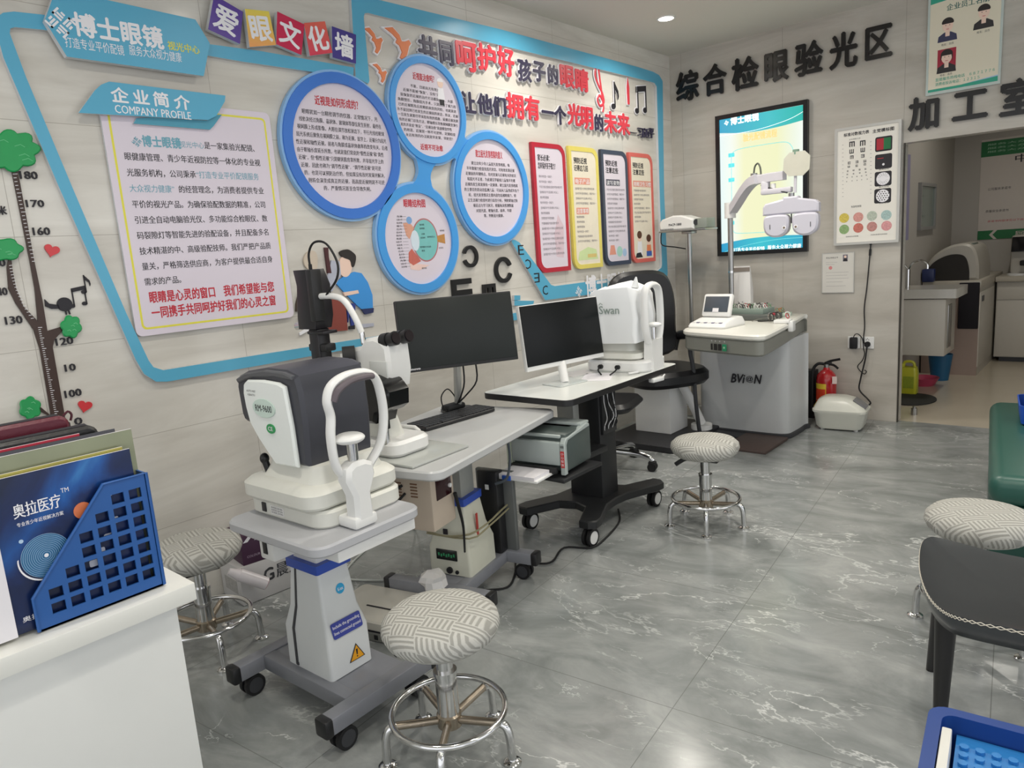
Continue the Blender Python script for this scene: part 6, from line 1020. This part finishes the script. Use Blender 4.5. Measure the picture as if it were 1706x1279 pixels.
def doc(name,label,cat,X,y0,y1,z1,th,mt,edge=None,lean=0,z0=.757,tilt=0):
    t=thing(name,label,cat,Matrix.Translation((X,y0,z0))@Matrix.Rotation(math.radians(tilt),4,'X')@Matrix.Rotation(math.radians(lean),4,'Y')); m=MB(); m.box((-th/2,(y1-y0)/2,(z1-z0)/2),(th,y1-y0,z1-z0),mt,.0); 
    if edge: m.box((-th/2-.0,(y1-y0)/2,(z1-z0)/2+.0003),(th*.6,y1-y0+.0006,z1-z0),edge)
    part(m,'cover',t); return t
def spaceblue():
    mt=bpy.data.materials.new('deep space blue print'); mt.use_nodes=True; nt=mt.node_tree; bs=nt.nodes['Principled BSDF']; tc=node(nt,'ShaderNodeTexCoord'); s=node(nt,'ShaderNodeSeparateXYZ'); nt.links.new(tc.outputs['Object'],s.inputs[0])
    n=node(nt,'ShaderNodeTexNoise'); n.inputs['Scale'].default_value=5; n.inputs['Detail'].default_value=5; n.inputs['Distortion'].default_value=1.5; nt.links.new(tc.outputs['Object'],n.inputs['Vector'])
    d=mth(nt,'SUBTRACT',mth(nt,'SUBTRACT',s.outputs[2],.20),mth(nt,'MULTIPLY',mth(nt,'SUBTRACT',s.outputs[1],.06),.9)); g=mth(nt,'SUBTRACT',1.0,mth(nt,'MULTIPLY',mth(nt,'ABSOLUTE',d),14.0)); f=mth(nt,'ADD',mth(nt,'MULTIPLY',n.outputs['Fac'],.65),mth(nt,'MULTIPLY',mth(nt,'MAXIMUM',g,0.0),.25))
    c=ramp(nt,f,[(.25,'0f1c3c'),(.42,'15295a'),(.6,'1d56a0'),(.85,'4f9fdc')]); nt.links.new(c,bs.inputs['Base Color']); bs.inputs['Roughness'].default_value=.25; return mt
t=doc('brochure','glossy dark blue brochure with ringed disc picture in the blue file holder','brochure',1.443,.312,.565,1.062,.006,spaceblue(),PAPER,tilt=0)
B0=Matrix(((0,0,1,.0006),(1,0,0,0),(0,1,0,0),(0,0,0,1)))
m=MB(B0); m.text('奥拉医疗',.031,.222,.082,.030,WPRINT,.0004,.02); m.text('TM',.115,.25,.014,.009,WPRINT,.0004); m.text('专业青少年近视解决方案',.033,.206,.08,.009,WPRINT,.0004,.01); part(m,'cover_lettering',t)
m=MB(B0); m.face(circ(.043,36,.071,.137),.0003,pm('teal disc print','2b6a94',.3)); [m.frame(circ(.043-.0035*k,36,.071,.137),circ(.0424-.0035*k,36,.071,.137),.0004,.0007,pm('pale blue print','a8c4e4',.55)) for k in range(11)]; m.prism(circ(.046,24,.068,.135,170,300)+circ(.0445,24,.069,.1365,170,300)[::-1],.0004,.0008,WPRINT); m.face(circ(.004,10,.071,.137),.0009,WPRINT); m.face(circ(.017,20,.147,.204),.0004,pm('orange planet print','d9784c',.4,var=.15,scale=60)); m.face(circ(.008,14,.20,.225),.0004,pm('pale star print','b4d0ea',.4)); m.face(circ(.004,10,.035,.178),.0004,pm('pale star print','b4d0ea',.4)); part(m,'picture_print',t)
m=MB(B0); [m.face(rrect(.018,.014,.003,2,x,z),.0004,pm('silver blob print','b9bcc8',.4)) for x,z in ((.185,.135),(.165,.11),(.20,.165),(.15,.09))]; m.text('奥拉',.012,.02,.03,.012,WPRINT,.0004,.02); part(m,'small_marks_print',t)
doc('document_sheet','white leaflet with small portrait standing at the counter edge beside the blue brochure','leaflet',1.452,.10,.311,.985,.003,PAPER); 
doc('brochure','silver and olive brochure standing behind the blue brochure','brochure',1.415,.16,.585,1.097,.006,pm('silver olive print','8f9478',.25,var=.25,scale=7),PAPER)
doc('brochure','yellow green brochure edge peeping out just behind the blue brochure','brochure',1.430,.16,.556,1.067,.004,pm('yellow green print','b7ad55',.35,var=.2,scale=9),PAPER)
doc('folder','thin red folder between the black zip case and the silver brochure','folder',1.402,.14,.49,1.108,.004,pm('bright red card','b8243c',.4),PAPER)
doc('folder','thin dark slate folder behind the silver brochure','folder',1.409,.14,.555,1.104,.003,pm('slate card','45454c',.5))
doc('leaflet','dark leaflet with white rim beside the brochure corner inside the holder','leaflet',1.424,.40,.572,1.03,.004,INK,PAPER)
def zipcase(label,X,y0,y1,z1,mt):
    t=thing('zip_case',label,'case',Matrix.Translation((X,y0,.752))); w=y1-y0; h=z1-.752; m=MB(); m.prism(rrect(w,h,.02,4,w/2,h/2),-.03,0,mt,ch=.006,M=FH); part(m,'cover',t); m=MB(); m.tube([(-.015,w+.0005,.05),(-.015,w+.0005,h-.02),(-.015,w-.02,h+.0005),(-.015,.02,h+.0005)],.004,INK,n=6); part(m,'zip',t); return t,w,h
zipcase('black leather zip case standing behind the red folder',1.392,.10,.530,1.118,pm('black grain leather','1b1b1c',.4,bump=.3,scale=120)); tt,w,h=zipcase('maroon leather zip case rearmost in the row of files',1.352,.10,.492,1.143,pm('maroon grain leather','5e1428',.4,bump=.3,scale=120))
m=MB(); m.tube([(-.015,w-.006,h-.004),(-.015,w+.004,h+.004),(-.015,w+.010,h-.004),(-.015,w+.006,h-.016)],.0025,pm('maroon strap','4a1020',.5),n=6,sub=3); part(m,'strap_loop',tt)
# ---------- green bench, boxes, black chair, brick table ----------
GL=pm('green leather','2c5a50',.35,var=.06,scale=8)
t=thing('green_bench','dark green upholstered bench with rounded cushion top','bench',TR(2.885,3.98,0,7.5)); m=MB(); m.box((0,0,.155),(.70,1.42,.30),pm('deep green leather','1c443c',.4,var=.06,scale=8),.02); part(m,'base',t); m=MB(); m.box((0,0,.36),(.715,1.44,.125),GL,.05,seg=4); part(m,'cushion',t)
m=MB(); m.box((0,0,.14),(.22,.34,.28),pm('brown cardboard','a3713f',.7,var=.06,scale=6),.002); solo(m,'cardboard_box','brown cardboard box standing on the far end of the green bench','box',TR(2.72,4.50,.4225,6))
t=thing('blue_basket','bright blue plastic basket on the green bench in front of the cardboard box','basket',TR(2.715,4.24,.4225,8)); m=MB(); m.rings([[(x,y,z) for x,y in rrect(w,d,.03,4)] for w,d,z in ((.18,.26,0),(.20,.28,.01),(.22,.30,.10),(.21,.29,.10),(.19,.27,.015))],pm('bright blue plastic','1f56c0',.35)); part(m,'basket',t); m=MB(); [m.box((-.04+.02*k,-.152,.05),(.008,.004,.03),WPRINT,M=Matrix.Rotation(0,4,'Z')) for k in range(4)]; part(m,'weave_marks',t)
m=MB(); m.lathe([(.001,0),(.02,0),(.024,.03),(.015,.04),(.001,.042)],INK); m.lathe([(.001,.0),(.028,.0),(.028,.006),(.001,.006)],WPRINT); solo(m,'small_bottle','small squat black bottle with white collar on top of the cardboard box','bottle',TR(2.66,4.46,.7035))
t=thing('dining_chair','black leather shell chair with white cross stitched edge','chair',TR(2.80,2.15,0,-2)); LE2=pm('black seat leather','3a3d40',.32,var=.05,scale=40,coat=.2)
OUT=[(-.228,.222),(-.233,.168),(-.212,.058),(-.182,-.045),(-.140,-.142),(-.095,-.198),(-.045,-.212),(.07,-.203),(.20,-.19),(.245,-.16),(.255,0),(.24,.22),(.20,.245),(.0,.25),(-.195,.245)]
OL=spline([(x,y,0) for x,y in OUT],6,True)
def rim(x,y): return .432+.018*max(0,(-x-.06)/.18)*(.35+.65*max(0,min(1,(y+.2)/.42)))
m=MB(); rs=[]
for k,f in ((0,.02),(1,.35),(2,.62),(3,.82),(4,.94),(5,1.0)):
    rs.append([(p.x*f+.01*(1-f),p.y*f,.425*(1-f**3)+rim(p.x,p.y)*f**3+.002*k) for p in OL])
rs.append([(p.x*1.0,p.y*1.0,rim(p.x,p.y)-.014) for p in OL]); rs.append([(p.x*.93,p.y*.93,rim(p.x,p.y)-.05) for p in OL]); rs.append([(p.x*.02,p.y*.02,.385) for p in OL]); m.rings(rs,LE2); part(m,'seat',t,ang=70)
m=MB()
for off in (0,1):
    pts=[]
    for k in range(-30,len(OL)-36):
        p=OL[k%len(OL)]; s_=1 if (k+off)%2 else -1; pts.append((p.x*1.004,p.y*1.004,rim(p.x,p.y)+.004+s_*.004))
    m.tube(spline(pts,2),.0013,pm('cream thread','d8d2c4',.7),n=4)
part(m,'stitching',t)
for (x,y,dx,dy) in ((-.105,-.115,-.005,-.01),(.20,-.14,.01,-.01),(-.165,.165,-.05,.09),(.20,.19,.02,.05)): m=MB(); m.tube([(x,y,.41),(x+dx,y+dy,.0)],.028,pm('black wood','1f1e1f',.35),r1=.014,n=14); part(m,'leg',t)
m=MB(); m.prism([tuple(v[:2]) for v in spline([(-.20,.46,0),(-.20,.70,0),(-.10,.84,0),(.10,.84,0),(.20,.70,0),(.20,.46,0)],4,True)],.27,.31,LE2,ch=.012,M=Matrix(((0,0,1,0),(1,0,0,0),(0,1,0,0),(0,0,0,1)))); part(m,'backrest',t)
t=thing('brick_table','blue play tray table with studded brick base and white divider','play table',TR(3.10,1.02,0,6)); NB=pm('navy plastic','1b3f86',.35,var=.02); SB=pm('stud blue','2f7fc4',.35,var=.03)
m=MB(); O=rrect(.55,.54,.03,5); I_=rrect(.51,.50,.02,5); m.frame(O,I_,.50,.612,NB); m.prism(rrect(.53,.52,.02,5),.49,.515,NB); part(m,'tray_rim',t)
m=MB(); m.box((-.246,-.02,.566),(.014,.46,.096),pm('white divider','e3e2dc',.4),.002); part(m,'divider',t)
m=MB(); m.box((.01,0,.555),(.488,.495,.052),SB); 
for i in range(22):
    for j in range(22):
        m.cyl((-.222+i*.0214,-.235+j*.0214,.580),(-.222+i*.0214,-.235+j*.0214,.5865),.0068,SB,n=9)
part(m,'studded_base',t)
for x in (-.20,.20):
    for y in (-.2,.2): m=MB(); m.box((x,y,.245),(.04,.04,.49),WHITE,.004); part(m,'leg',t)
